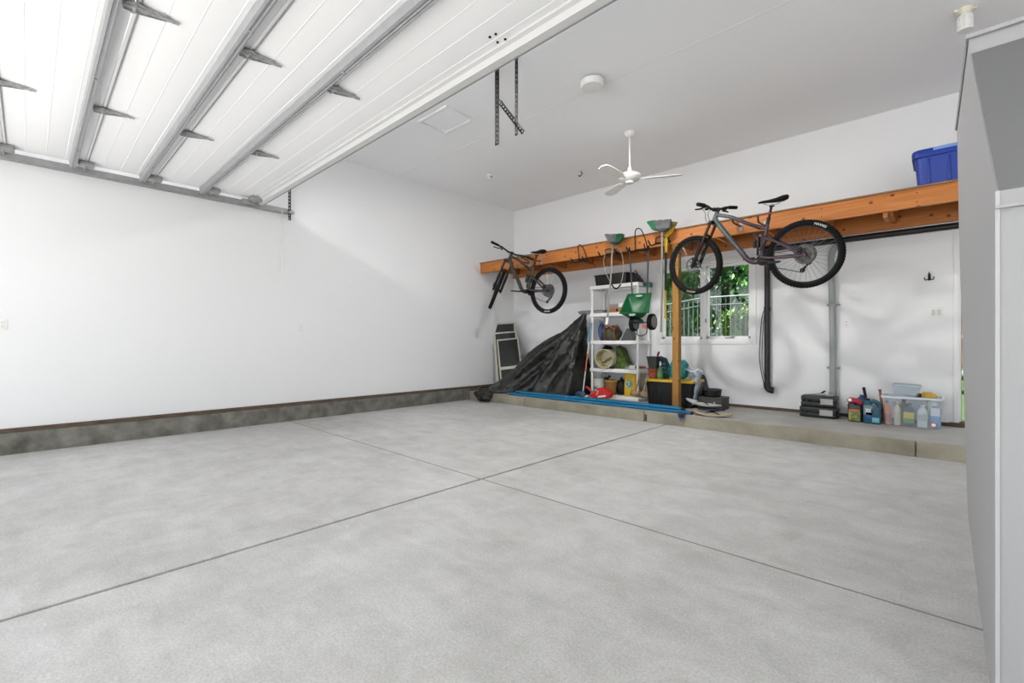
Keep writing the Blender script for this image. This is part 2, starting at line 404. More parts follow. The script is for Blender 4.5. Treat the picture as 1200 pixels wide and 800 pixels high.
# ------------------------------------------------------------------ door_1 (open doorway)
dr = thing('door_1', 'open doorway to the garden beside the grey pillar', 'door', (0.57, YB, 0.2)); dr['kind'] = 'structure'
b_ = NB()
for (a, c) in (((DX0 - 0.045, yo, 0.2), (DX0 + 0.004, YB + 0.01, DZ1 + 0.05)), ((DX1 - 0.004, yo, 0.2), (DX1 + 0.045, YB + 0.01, DZ1 + 0.05)), ((DX0 + 0.004, yo, DZ1 - 0.004), (DX1 - 0.004, YB + 0.01, DZ1 + 0.05)),
               ((DX0 - 0.002, YB, 0.2), (DX0 + 0.016, YB + 0.15, DZ1)), ((DX1 - 0.016, YB, 0.2), (DX1 + 0.002, YB + 0.15, DZ1)), ((DX0 + 0.016, YB, DZ1 - 0.016), (DX1 - 0.016, YB + 0.15, DZ1))):
    box2(b_, a, c, 0.003)
obj('door_frame', b_, TRIMW, dr, world=True)
b_ = NB(); box2(b_, (DX0, YB - 0.01, 0.198), (DX1, YB + 0.17, 0.215), 0.004); obj('threshold', b_, mat('bronze_threshold', (0.16, 0.12, 0.08), 0.5, metal=0.4), dr, world=True)
b_ = NB(); box2(b_, (DX0 + 0.017, YB + 0.05, 0.215), (DX0 + 0.022, YB + 0.075, DZ1 - 0.016)); obj('weather_strip', b_, mat('tan_weatherstrip', (0.42, 0.30, 0.16), 0.7), dr, world=True)

# ------------------------------------------------------------------ overhead garage door
door = thing('garage_door', 'white sectional overhead garage door raised under the ceiling', 'garage door', (-3.3, 0.7, 2.93))
bounds = [-0.72, -0.16, 0.40, 0.96, 1.52, 2.10]
dx0, dx1, zb = -6.47, -0.12, 2.935
for i in range(5):
    ya, yb_ = bounds[i] + 0.002, bounds[i + 1] - 0.002
    b_ = NB(); box2(b_, (dx0, ya, zb), (dx1, yb_, zb + 0.045), 0.003)
    k = 4
    for q in range(1, k):
        yy = ya + (yb_ - ya) * q / k
        prism(b_, [(-0.006, 0.001), (-0.003, -0.0015), (0.003, -0.0015), (0.006, 0.001)], dx0 + 0.01, dx1 - 0.01, Matrix(((0, 1, 0, 0), (1, 0, 0, yy), (0, 0, 1, zb), (0, 0, 0, 1))))
    obj('door_section', b_, DOORW, door, world=True)
hat = [(-0.030, 0.0), (-0.026, -0.058), (-0.010, -0.062), (-0.006, -0.054), (0.006, -0.054), (0.010, -0.062), (0.022, -0.058), (0.026, 0.0)]
def xprism(b_, poly, y, z, x0, x1): prism(b_, poly, x0, x1, Matrix(((0, 1, 0, 0), (1, 0, 0, y), (0, 0, 1, z), (0, 0, 0, 1))))
for yj in bounds[1:5]:
    b_ = NB(); xprism(b_, hat, yj - 0.085, zb, dx0 - 0.01, dx1 + 0.01)
    for x in (-5.9, -4.2, -2.9, -1.6): lathe(b_, [(0.012, 0), (0.012, -0.006), (0.006, -0.01)], 8, Matrix.Translation((x, yj - 0.085, zb - 0.053)))
    obj('strut', b_, STEEL, door, world=True)
b_ = NB(); xprism(b_, [(-0.10, 0.0), (-0.10, -0.012), (-0.075, -0.02), (-0.055, -0.05), (0.0, -0.05), (0.004, 0.045), (0.0, 0.05), (0.0, 0.0)], 2.106, zb, dx0 - 0.01, dx1 + 0.01)
obj('bottom_rail', b_, mat('white_aluminium', (0.62, 0.62, 0.62), 0.5), door, world=True)
b_ = NB(); xprism(b_, [(0, 0.05), (0, -0.055), (0.012, -0.055), (0.012, 0.05)], 2.106, zb, dx0 - 0.005, dx1 + 0.005)
obj('bottom_seal', b_, mat('grey_seal', (0.25, 0.25, 0.25), 0.6), door, world=True)
def hinge(x, y):
    b_ = NB(); M = Matrix.Translation((x, y, zb))
    # tapered stamped leaf reaching across the joint
    def leaf(w0, w1, l0, l1, z0):
        vs = [(-w0, l0, 0), (w0, l0, 0), (w1, l1, 0), (-w1, l1, 0)]
        loft(b_, [[(a, c, z0) for a, c, _ in vs], [(a, c, z0 - 0.004) for a, c, _ in vs]], True, True, M)
    leaf(0.030, 0.062, -0.05, 0.0, -0.020); leaf(0.062, 0.026, 0.0, 0.06, -0.016); leaf(0.026, 0.009, 0.06, 0.20, -0.010)
    for s in (-1, 1):
        prism(b_, [(-0.05, -0.002), (-0.045, -0.035), (0.03, -0.032), (0.14, -0.012), (0.16, -0.002)], -0.0015 + s * 0.026, 0.0015 + s * 0.026, M @ Matrix(((0, 1, 0, 0), (1, 0, 0, 0), (0, 0, 1, 0), (0, 0, 0, 1))))
    tube(b_, [(-0.04, 0, -0.022), (0.04, 0, -0.022)], 0.009, 8, M=M)
    for yy in (-0.085, 0.08, 0.17): lathe(b_, [(0.009, -0.01), (0.009, -0.018), (0.0005, -0.02)], 6, M @ Matrix.Translation((0, yy, 0)))
    return b_
for yj in bounds[1:5]:
    for x in (-4.83, -3.21, -1.6, -0.2):
        obj('hinge', hinge(x, yj), HINGE, door, world=True)
    # roller bracket at the left end
    b_ = NB(); box2(b_, (-6.45, yj - 0.05, zb - 0.05), (-6.33, yj + 0.07, zb - 0.002), 0.006); tube(b_, [(-6.55, yj, zb - 0.05), (-6.34, yj, zb - 0.05)], 0.008)
    tube(b_, [(-6.575, yj, zb - 0.05), (-6.545, yj, zb - 0.05)], 0.022, 12)
    obj('roller_bracket', b_, DSTEEL, door, world=True)
b_ = NB(); box2(b_, (-6.46, 1.93, zb - 0.05), (-6.30, 2.06, zb - 0.002), 0.006); box2(b_, (-6.50, 1.86, zb - 0.075), (-6.44, 2.02, zb - 0.02), 0.006, None)
tube(b_, [(-6.575, 1.98, zb - 0.05), (-6.33, 1.98, zb - 0.05)], 0.012); obj('bottom_bracket', b_, DSTEEL, door, world=True)
b_ = NB()
for (px, py) in ((574, 43), (581, 39.5), (583, 49), (592, 45.5), (591, 53), (599, 51)):
    p = PZ(px, py, zb); lathe(b_, [(0.008, 0.0), (0.008, -0.006), (0.003, -0.008)], 8, Matrix.Translation(p))
obj('bolt', b_, BLACKM, door, world=True)
for yj in (-0.12, 0.44, 1.0):
    b_ = NB(); tube(b_, [(dx0 + 0.05, yj - 0.02, zb - 0.006), (dx1 - 0.05, yj - 0.02, zb - 0.006)], 0.004, 6); obj('joint_seam', b_, DSTEEL, door, world=True)

# left track with hanger angle
trk = thing('door_track', 'galvanised door track running along the top of the left wall', 'track', (-6.56, 0.8, 2.88))
b_ = NB(); prism(b_, [(0.0, -0.03), (0.0, 0.03), (-0.03, 0.03), (-0.03, 0.02), (-0.004, 0.02), (-0.004, -0.02), (-0.03, -0.02), (-0.03, -0.03)], -1.15, 2.50, Matrix.Translation((-6.53 + 0.0, 0, 2.885)))
obj('rail', b_, TRACK, trk, world=True)
b_ = NB(); box2(b_, (-6.60, -1.1, 2.85), (-6.56, 2.5, 2.854)); box2(b_, (-6.60, -1.1, 2.916), (-6.56, 2.5, 2.92)); obj('rail_lip', b_, DSTEEL, trk, world=True)
def angle_iron(b_, a, c, w=0.035, holes=True):
    a = Vector(a); c = Vector(c); d = (c - a); L = d.length; d.normalize()
    s = d.cross(Vector((0, 1, 0))); s = s.normalized() if s.length > 1e-3 else Vector((1, 0, 0)); q = d.cross(s)
    M = Matrix((( s.x, q.x, d.x, a.x), (s.y, q.y, d.y, a.y), (s.z, q.z, d.z, a.z), (0, 0, 0, 1)))
    n = max(2, int(L / 0.045)); t = 0.003
    step = L / n
    # two flanges; the first is a ladder with slots
    box2(b_, (0, 0, 0), (t, w * 0.3, L), M=M); box2(b_, (0, w * 0.7, 0), (t, w, L), M=M)
    for k in range(n + 1): box2(b_, (0, w * 0.3, max(0, k * step - step * 0.24)), (t, w * 0.7, min(L, k * step + step * 0.24)), M=M)
    e = w * 0.34
    box2(b_, (0, 0, 0), (e, t, L), M=M); box2(b_, (w - e, 0, 0), (w, t, L), M=M)
    for k in range(n + 1): box2(b_, (0, 0, max(0, k * step - step * 0.24)), (w, t, min(L, k * step + step * 0.24)), M=M)
b_ = NB(); angle_iron(b_, (-6.50, 2.47, 2.76), (-6.50, 2.47, ZC)); obj('hanger_angle', b_, HANG, trk, world=True)
b_ = NB(); box2(b_, (-6.53, 2.44, 2.85), (-6.45, 2.50, 2.875)); lathe(b_, [(0.012, 0), (0.012, 0.01)], 6, Matrix.Translation((-6.47, 2.45, 2.875))); obj('track_bolt', b_, DSTEEL, trk, world=True)

# old opener hanger
hg = thing('opener_hanger', 'perforated steel angle hanger dropping from the ceiling past the door edge', 'hanger', (-3.13, 3.27, ZC))
p1 = PY(585, 169, 3.28); p2 = PY(607, 158, 3.28)
b_ = NB(); angle_iron(b_, p1, (p1.x, p1.y, ZC), w=0.058); obj('hanger_post', b_, HANG, hg, world=True)
b_ = NB(); angle_iron(b_, p2, (p2.x, p2.y, ZC), w=0.038); obj('hanger_post', b_, HANG, hg, world=True)
q1 = PY(588, 118, 3.26); q2 = PY(615, 153, 3.26)
b_ = NB(); angle_iron(b_, q2, q1, w=0.045); obj('diagonal_brace', b_, HANG, hg, world=True)

# white pull cord at the left wall
pc = thing('pull_cord', 'thin white pull cord hanging below the track end', 'cord', (-6.47, 2.30, 2.85))
CORD = mat('white_cord', (0.72, 0.71, 0.70), 0.8)
a0 = PX(331, 262, -6.50); a1 = PX(329.5, 283, -6.50); a2 = PX(328.5, 321, -6.50); a3 = PX(333, 320, -6.50)
for e in (a2, a3):
    b_ = NB(); tube(b_, smooth_path([(a0.x, a0.y, 2.87), a1 + (e - a2) * 0.6, e], 6), 0.0035, 6); obj('cord_strand', b_, CORD, pc, world=True)
b_ = NB(); blob(b_, a1, (0.012, 0.012, 0.02), 0.1, sub=2); obj('knot', b_, CORD, pc, world=True)

# ------------------------------------------------------------------ ceiling fittings
b_ = NB(); z = ZC
ht = thing('attic_hatch', 'white framed attic hatch panel in the ceiling beside the raised door', 'hatch', (-4.52, 3.58, ZC))
for (a, c) in (((-4.80, 3.35), (-4.23, 3.39)), ((-4.80, 3.76), (-4.23, 3.80)), ((-4.80, 3.39), (-4.76, 3.76)), ((-4.27, 3.39), (-4.23, 3.76))): box2(b_, (*a, z - 0.018), (*c, z + 0.001), 0.004)
obj('hatch_frame', b_, TRIMW, ht, world=True)
b_ = NB(); box2(b_, (-4.755, 3.395, z - 0.006), (-4.275, 3.755, z + 0.002)); obj('hatch_panel', b_, CEIL, ht, world=True)

lp = PZ(694, 92, ZC)
LIGHTS = [(lp.x, lp.y), (-3.3, 0.3)]  # second is an unseen drum light added to brighten the ceiling
for k_, (lx_, ly_) in enumerate(LIGHTS):
    cl = thing('ceiling_light', ('round white drum light mounted on the open ceiling between door and fan', 'unseen drum light added above the raised garage door to brighten the ceiling')[k_], 'light', (lx_, ly_, ZC))
    b_ = NB(); lathe(b_, [(0.06, 0.0), (0.06, -0.03)], 20); obj('junction_box', b_, mat('grey_box', (0.30, 0.30, 0.30), 0.6), cl)
    b_ = NB(); lathe(b_, [(0.085, -0.022), (0.12, -0.03), (0.122, -0.075), (0.112, -0.095), (0.06, -0.104), (0.0005, -0.106)], 32); obj('diffuser', b_, WPLAS, cl)

fp = PZ(738, 155, ZC)
fan = thing('ceiling_fan', 'white ceiling fan on a long rod near the back wall', 'fan', (fp.x, fp.y, ZC))
b_ = NB(); lathe(b_, [(0.07, 0.0), (0.07, -0.02), (0.055, -0.05), (0.02, -0.065), (0.012, -0.07)], 24); obj('canopy', b_, WPLAS, fan)
b_ = NB(); lathe(b_, [(0.013, -0.06), (0.013, -0.50)], 12); lathe(b_, [(0.02, -0.46), (0.03, -0.50), (0.03, -0.53)], 16); obj('downrod', b_, WPLAS, fan)
b_ = NB(); lathe(b_, [(0.03, -0.52), (0.09, -0.54), (0.14, -0.565), (0.145, -0.60), (0.12, -0.63), (0.06, -0.65), (0.055, -0.675), (0.001, -0.68)], 32); obj('motor_housing', b_, WPLAS, fan)
for k in range(3):
    ang = math.radians(28 + 120 * k); M = Matrix.Rotation(ang, 4, 'Z') @ Matrix.Translation((0, 0, -0.625)) @ Matrix.Rotation(math.radians(10), 4, 'X')
    b_ = NB(); box2(b_, (0.10, -0.02, -0.004), (0.21, 0.02, 0.004), 0.003, M)
    pts = [(0.19, -0.05), (0.55, -0.075), (0.63, -0.06), (0.66, 0.0), (0.63, 0.06), (0.55, 0.075), (0.19, 0.05)]
    loft(b_, [[(x, y, -0.004) for x, y in pts], [(x, y, 0.004) for x, y in pts]], True, True, M)
    obj('blade', b_, WPLAS, fan)

bp_ = PZ(1131, 10, ZC)
lf_ = thing('bulb_holder', 'white bare bulb holder with a finned lamp above the pillar', 'light', (bp_.x, bp_.y, ZC))
b_ = NB(); box2(b_, (-0.075, -0.012, -0.02), (0.075, 0.012, -0.001), 0.005, Matrix.Rotation(0.4, 4, 'Z')); lathe(b_, [(0.05, -0.003), (0.05, -0.018), (0.03, -0.05)], 20); obj('lampholder', b_, mat('ivory_plastic', (0.70, 0.67, 0.55), 0.5), lf_)
b_ = NB(); lathe(b_, [(0.03, -0.05), (0.048, -0.065), (0.048, -0.075), (0.032, -0.08), (0.032, -0.165), (0.05, -0.172), (0.05, -0.185), (0.001, -0.19)], 20)
for k in range(8):
    M = Matrix.Rotation(k * PI / 4, 4, 'Z'); box2(b_, (0.03, -0.003, -0.17), (0.048, 0.003, -0.075), M=M)
obj('finned_lamp', b_, WPLAS, lf_)

hp = PZ(681, 200, ZC)
b_ = NB(); tube(b_, smooth_path([(0, 0, 0.0), (0, 0, -0.03), (0.02, 0, -0.045), (-0.012, 0, -0.085), (-0.03, 0, -0.09), (-0.038, 0, -0.07)], 6), 0.007, 8)
solo('ceiling_hook', b_, BLACKM, 'small dark screw hook in the ceiling left of the fan', 'hook', (hp.x, hp.y, ZC), rotz=YAW)
sp = PZ(573, 205, ZC)
sk = thing('sprinkler_head', 'tiny white fitting on the ceiling near the far left corner', 'fitting', (sp.x, sp.y, ZC))
b_ = NB(); lathe(b_, [(0.04, 0), (0.04, -0.01), (0.02, -0.02), (0.02, -0.05), (0.028, -0.055), (0.028, -0.07)], 16); obj('fitting_body', b_, WPLAS, sk)
b_ = NB(); box2(b_, (0.0, -0.006, -0.045), (0.06, 0.006, -0.02), 0.003, Matrix.Rotation(0.7, 4, 'Z')); obj('fitting_arm', b_, DSTEEL, sk)

# ------------------------------------------------------------------ wall plates and hooks
def plate(name, label, cat, loc, rotz, w, kind):
    t = thing(name, label, cat, loc, rotz)
    b_ = NB(); box2(b_, (-w / 2, -0.006, -0.0575), (w / 2, 0.001, 0.0575), 0.003); obj('face_plate', b_, WPLAS, t)
    if kind == 'outlet':
        for s in (-1, 1):
            b_ = NB(); box(b_, (0, -0.006, s * 0.021), (0.034, 0.005, 0.028), 0.004); o = obj('socket', b_, TRIMW, t)
            b_ = NB()
            for q in (-0.007, 0.007): box(b_, (q, -0.0085, s * 0.021 + 0.003), (0.003, 0.002, 0.010))
            box(b_, (0, -0.0085, s * 0.021 - 0.008), (0.005, 0.002, 0.005)); obj('slot', b_, BLACKP, o)
    else:
        for s in (-1, 1):
            b_ = NB(); box(b_, (s * 0.023, -0.007, 0), (0.034, 0.006, 0.068), 0.002, seg=1); obj('rocker', b_, mat('rocker_grey', (0.62, 0.62, 0.60), 0.5), t)
p = PY(992, 379, YB); plate('wall_outlet', 'white outlet on the back wall right of the grey pipe', 'outlet', (p.x, YB, p.z), 0, 0.072, 'outlet')
p = PY(1097, 366, YB); plate('light_switch', 'white double rocker switch beside the open doorway', 'switch', (p.x, YB, p.z), 0, 0.118, 'switch')
p = PX(352, 385, XL); plate('wall_outlet', 'white outlet in the middle of the long left wall', 'outlet', (XL, p.y, p.z), math.radians(90), 0.072, 'outlet')
p = PX(2.5, 380, XL); plate('wall_outlet', 'white outlet on the left wall at the picture edge', 'outlet', (XL, p.y, p.z), math.radians(90), 0.072, 'outlet')
p = PY(1089, 325, YB)
kh = thing('coat_hook', 'small black wall hook above the double switch', 'hook', (p.x, YB, p.z))
b_ = NB(); box2(b_, (-0.012, -0.006, -0.035), (0.012, 0.001, 0.045), 0.003); obj('hook_plate', b_, BLACKM, kh)
for s in (-1, 1):
    b_ = NB(); tube(b_, smooth_path([(0, -0.004, 0.0), (s * 0.015, -0.03, -0.025), (s * 0.035, -0.055, -0.03 + 0.0), (s * 0.04, -0.06, 0.0)], 5), 0.005, 8); obj('prong', b_, BLACKM, kh)
b_ = NB(); tube(b_, smooth_path([(0, -0.004, 0.03), (0, -0.04, 0.03), (0, -0.06, 0.055)], 5), 0.005, 8); obj('prong', b_, BLACKM, kh)

# ------------------------------------------------------------------ pipes on the back wall
pip = thing('drain_pipe', 'black plastic pipe running under the shelf and down the back wall', 'pipe', (-1.78, 7.0, 0.45))
pr = 0.036; zp = H + 1.285; xv = PY(899, 380, 7.02).x; yv = 7.025
b_ = NB(); cyl(b_, (xv, yv, zp), (2.2, yv, zp), pr, 20); obj('horizontal_run', b_, ABS, pip, world=True)
zlow = PY(901, 452, 7.02).z
b_ = NB(); cyl(b_, (xv, yv, zp), (xv, yv, zlow), pr, 20); obj('vertical_run', b_, ABS, pip, world=True)
b_ = NB()
tube(b_, smooth_path([(xv, yv, zlow + 0.05), (xv, yv, zlow - 0.01), (xv + 0.03, yv + 0.0, zlow - 0.05), (xv + 0.08, yv + 0.01, zlow - 0.06)], 5), pr * 1.25, 20)
obj('elbow', b_, ABS, pip, world=True)
for (xx, zz, ax) in ((xv, zp, 'x'), (xv, 1.55, 'z')):
    b_ = NB()
    if ax == 'z': cyl(b_, (xx, yv, zz - 0.03), (xx, yv, zz + 0.03), pr * 1.18, 20)
    else: cyl(b_, (xx - 0.05, yv, zz), (xx + 0.07, yv, zz), pr * 1.2, 20); cyl(b_, (xx, yv, zz - 0.08), (xx, yv, zz), pr * 1.2, 20)
    obj('coupling', b_, ABS, pip, world=True)
gp = thing('grey_conduit', 'grey plastic pipe with clamps rising from behind the black cases', 'pipe', (-1.04, 7.02, 0.16))
xg = PY(976, 380, 7.02).x
b_ = NB(); tube(b_, smooth_path([(xg, 7.02, 0.155), (xg, 7.02, 1.0), (xg - 0.015, 7.02, 2.0), (xg - 0.01, 7.02, 2.22), (xg + 0.05, 7.015, 2.31), (xg + 0.12, 7.015, 2.325)], 8), 0.036, 20); obj('conduit_run', b_, GREYPVC, gp, world=True)
for zz in (PY(976, 357, 7.02).z, PY(977, 431, 7.02).z):
    b_ = NB(); cyl(b_, (xg, 7.02, zz - 0.012), (xg, 7.02, zz + 0.012), 0.041, 20); box2(b_, (xg - 0.07, 7.05, zz - 0.012), (xg + 0.07, YB, zz + 0.012), 0.003); obj('clamp', b_, DSTEEL, gp, world=True)
b_ = NB(); cyl(b_, (xg, 7.02, 0.16), (xg, 7.02, 0.26), 0.046, 20); obj('fitting', b_, GREYPVC, gp, world=True); b_ = NB(); cyl(b_, (xg, 7.02, 0.40), (xg, 7.02, 0.46), 0.043, 20); obj('fitting', b_, GREYPVC, gp, world=True)
b_ = NB(); q = [PY(x, y, 7.03) for x, y in ((897, 360), (893, 372), (890.5, 400), (890, 420), (893, 440), (896, 452))]
tube(b_, smooth_path(q + [Vector((xv - 0.02, 7.03, zlow - 0.06))], 6), 0.006, 6)
q = [PY(x, y, 7.04) for x, y in ((896, 362), (894, 390), (893, 420), (895, 438), (897.5, 452))]
tube(b_, smooth_path(q, 6), 0.0035, 6)
solo('hanging_cable', b_, BLACKP, 'thin black cable looping down left of the black pipe', 'cable')
# ------------------------------------------------------------------ loft shelf
ZB0, ZB1 = H + 1.355, H + 1.545          # bottom / top of the front beam
sh = thing('loft_shelf', 'long orange pine loft shelf across the back wall', 'shelf', (-2.9, 6.6, ZB1))
b_ = NB(); box2(b_, (XL + 0.005, 6.11, ZB0), (1.25, 6.15, ZB1), 0.003); obj('front_beam', b_, PINE, sh, world=True)
b_ = NB(); box2(b_, (XL + 0.005, YB - 0.042, ZB0 - 0.01), (1.25, YB - 0.002, ZB1), 0.003); obj('wall_ledger', b_, PINE, sh, world=True)
for k in range(13):
    xk = -6.45 + 0.602 * k
    b_ = NB(); box2(b_, (xk - 0.02, 6.15, ZB1 - 0.14), (xk + 0.02, YB - 0.042, ZB1), 0.002); obj('joist', b_, PINE, sh, world=True)
b_ = NB(); box2(b_, (XL + 0.005, 6.09, ZB1), (1.25, YB - 0.002, ZB1 + 0.014)); obj('deck_panel', b_, DECK, sh, world=True)
px_ = PY(793, 380, 6.17).x
for xk in (px_, 1.15):
    b_ = NB(); box2(b_, (xk - 0.045, 6.125, 0.152), (xk + 0.045, 6.215, ZB0), 0.002); obj('post', b_, TREAT, sh, world=True)
b_ = NB(); box2(b_, (-0.47, 6.155, ZB0 - 0.05), (-0.43, 6.40, ZB0 + 0.06), 0.003); obj('brace_block', b_, PINE, sh, world=True)
for xk in (-5.9, -4.9, -3.6, -1.0, -0.2, 0.4):
    for zz in (ZB0 + 0.05, ZB0 + 0.14):
        b_ = NB(); tube(b_, [(xk, 6.112, zz), (xk, 6.106, zz)], 0.006, 8); obj('screw', b_, BLACKM, sh, world=True)

# ------------------------------------------------------------------ bicycles
def ring_pts(r, y, n=64, c=(0, 0)): return [(c[0] + r * math.cos(2 * PI * i / n), y, c[1] + r * math.sin(2 * PI * i / n)) for i in range(n)]
def torus(b_, R, r, n=64, m=12, c=(0, 0), M=None, sq=1.0):
    rings = []
    for i in range(n):
        a = 2 * PI * i / n
        rings.append([((c[0] + (R + r * math.cos(q)) * math.cos(a)), r * sq * math.sin(q), c[1] + (R + r * math.cos(q)) * math.sin(a)) for q in [2 * PI * j / m for j in range(m)]])
    R_ = [[b_.verts.new(M @ Vector(p) if M is not None else Vector(p)) for p in ring] for ring in rings]
    for i in range(n):
        A_, B_ = R_[i], R_[(i + 1) % n]
        for j in range(m): b_.faces.new((A_[j], A_[(j + 1) % m], B_[(j + 1) % m], B_[j]))
def bike(name, label, loc, rotz, pitch, steer, paint, text_rear, text_front, fork_paint, roll=0.0):
    root = thing(name, label, 'bicycle', loc, rot=(0, 0, 0))
    root.rotation_mode = 'XYZ'
    root.matrix_basis = Matrix.Translation(loc) @ Matrix.Rotation(rotz, 4, 'Z') @ Matrix.Rotation(-pitch, 4, 'Y') @ Matrix.Rotation(roll, 4, 'X')
    crown = Vector((0.935, 0, 0.50)); htop = Vector((0.885, 0, 0.605)); axis = (htop - crown).normalized()
    S = Matrix.Translation(crown) @ Matrix.Rotation(steer, 4, axis) @ Matrix.Translation(-crown)
    RW = 0.368
    def wheel(wname, c, M, text_angle, rear):
        MW = M @ Matrix.Translation((c[0], 0, c[1]))
        b_ = NB(); torus(b_, RW - 0.031, 0.031, 72, 12, M=MW)
        for i in range(72):
            for (yy, rr, off) in ((-0.014, RW - 0.002, 0), (0.014, RW - 0.002, 0.5), (-0.025, RW - 0.012, 0.5), (0.025, RW - 0.012, 0.0)):
                a = 2 * PI * (i + off) / 72
                box(b_, (rr, yy, 0), (0.008, 0.011, 0.014), M=MW @ Matrix.Rotation(-a, 4, 'Y'))
        w = obj(wname, b_, RUBBER, root)
        b_ = NB(); prof = [(-0.015, 0.300), (0.015, 0.300), (0.017, 0.322), (-0.017, 0.322)]
        rings = []
        for i in range(64):
            a = 2 * PI * i / 64; rings.append([b_.verts.new(MW @ Vector((r * math.cos(a), y, r * math.sin(a)))) for y, r in prof])
        for i in range(64):
            A_, B_ = rings[i], rings[(i + 1) % 64]
            for j in range(4): b_.faces.new((A_[j], A_[(j + 1) % 4], B_[(j + 1) % 4], B_[j]))
        obj('rim', b_, BLACKM, w)
        b_ = NB()
        for i in range(32):
            a = 2 * PI * i / 32; h = a + (0.55 if (i // 2) % 2 else -0.55); s = 0.028 if i % 2 else -0.028
            tube(b_, [MW @ Vector((0.026 * math.cos(h), s, 0.026 * math.sin(h))), MW @ Vector((0.302 * math.cos(a), 0, 0.302 * math.sin(a)))], 0.0016, 4)
        obj('spokes', b_, SPOKE, w)
        b_ = NB(); MH = MW @ Matrix.Rotation(PI / 2, 4, 'X')
        lathe(b_, [(0.012, -0.055), (0.03, -0.03), (0.018, -0.02), (0.018, 0.02), (0.03, 0.03), (0.012, 0.055)], 20, MH); obj('hub', b_, BLACKM, w)
        b_ = NB(); y0 = 0.040
        for i in range(36):
            a = 2 * PI * i / 36; a2 = 2 * PI * (i + 1) / 36
            r0 = 0.078; r1 = 0.098 - (0.004 if i % 3 == 0 else 0)
            vs = [(r0, a), (r1, a), (r1, a2), (r0, a2)]
            loft(b_, [[MW @ Vector((r * math.cos(t), y0, r * math.sin(t))) for r, t in vs], [MW @ Vector((r * math.cos(t), y0 + 0.002, r * math.sin(t))) for r, t in vs]])
        for i in range(6):
            a = 2 * PI * i / 6; tube(b_, [MW @ Vector((0.022 * math.cos(a - 0.5), y0 + 0.001, 0.022 * math.sin(a - 0.5))), MW @ Vector((0.082 * math.cos(a), y0 + 0.001, 0.082 * math.sin(a)))], 0.004, 6)
        obj('brake_rotor', b_, mat('rotor_steel', (0.12, 0.118, 0.115), 0.5, metal=0.7), w)
        b_ = NB()
        b_ = NB()
        for i in range(2): pass
        RT = RW - 0.034
        def fn(x, y, a0=text_angle):
            rr = RT + y; a = a0 - x / RT
            return MW @ Vector((rr * math.cos(a) * -1, 0.0315, rr * math.sin(a)))
        text_geo(b_, 'MAXXIS', 0.034, fn)
        obj('tyre_lettering', b_, WHITEINK if rear else mat('tan_lettering', (0.55, 0.48, 0.34), 0.6), w, smooth=0)
        if rear:
            b_ = NB()
            for i, rr in enumerate((0.112, 0.10, 0.088, 0.074, 0.066, 0.058, 0.051, 0.044, 0.037, 0.031)):
                y = -0.022 - 0.004 * i
                nt_ = 48
                ring = [MW @ Vector(((rr - (0.004 if k % 2 else 0)) * math.cos(2 * PI * k / nt_), y, (rr - (0.004 if k % 2 else 0)) * math.sin(2 * PI * k / nt_))) for k in range(nt_)]
                loft(b_, [ring, [p + (MW.to_3x3() @ Vector((0, -0.002, 0))) for p in ring]])
            obj('cassette', b_, mat('cassette_steel', (0.10, 0.098, 0.095), 0.4, metal=0.8), w)
        return w
    I = Matrix.Identity(4)
    wheel('rear_wheel', (0, 0), I, text_rear, True)
    wheel('front_wheel', (1.205, 0), S, text_front, False)
    bb = Vector((0.437, 0, -0.02)); st = Vector((0.365, 0, 0.30)); ttj = Vector((0.37, 0, 0.335))
    # main frame: head tube, down tube, top tube, seat tube
    b_ = NB()
    tube(b_, [crown + axis * 0.005, htop], [0.027, 0.025], 16)
    tube(b_, smooth_path([crown + Vector((-0.01, 0, 0.035)), (0.80, 0, 0.335), (0.66, 0, 0.13), (0.58, 0, 0.01), (0.50, 0, -0.03), bb], 5), [0.03] * 6 + [0.031] * 20, 14)
    tube(b_, smooth_path([htop + Vector((0.0, 0, -0.03)), (0.72, 0, 0.515), (0.55, 0, 0.415), (0.42, 0, 0.355), ttj], 5), 0.021, 12)
    tube(b_, smooth_path([bb, (0.42, 0, 0.08), (0.395, 0, 0.20), st, (0.352, 0, 0.385)], 5), [0.034, 0.03, 0.026, 0.024, 0.022] + [0.021] * 16, 14)
    tube(b_, [(0.395, 0, 0.20), (0.46, 0, 0.22), (0.50, 0, 0.30)], 0.012, 8)
    fr = obj('frame', b_, paint, root)
    b_ = NB(); tube(b_, [bb + Vector((0, -0.05, 0)), bb + Vector((0, 0.05, 0))], 0.032, 20); obj('bottom_bracket', b_, BLACKM, fr)
    # rear triangle
    b_ = NB()
    for s in (-1, 1):
        tube(b_, smooth_path([(0.43, s * 0.03, 0.02), (0.32, s * 0.045, 0.0), (0.10, s * 0.07, -0.005), (0.0, s * 0.07, 0.0)], 5), 0.016, 10)
        tube(b_, smooth_path([(0.36, s * 0.035, 0.225), (0.25, s * 0.05, 0.17), (0.08, s * 0.07, 0.05), (0.0, s * 0.07, 0.0)], 5), 0.015, 10)
        tube(b_, [(0.0, s * 0.062, 0), (0, s * 0.08, 0)], 0.025, 12)
        tube(b_, smooth_path([(0.36, s * 0.035, 0.225), (0.42, s * 0.035, 0.26), (0.455, s * 0.02, 0.235)], 4), 0.014, 8)
        tube(b_, [(0.36, s * 0.036, 0.225), (0.435, s * 0.036, 0.10)], 0.010, 8)
    tube(b_, [(0.29, -0.05, 0.19), (0.29, 0.05, 0.19)], 0.014, 8); tube(b_, [(0.455, -0.03, 0.235), (0.455, 0.03, 0.235)], 0.014, 8)
    obj('rear_triangle', b_, paint, root)
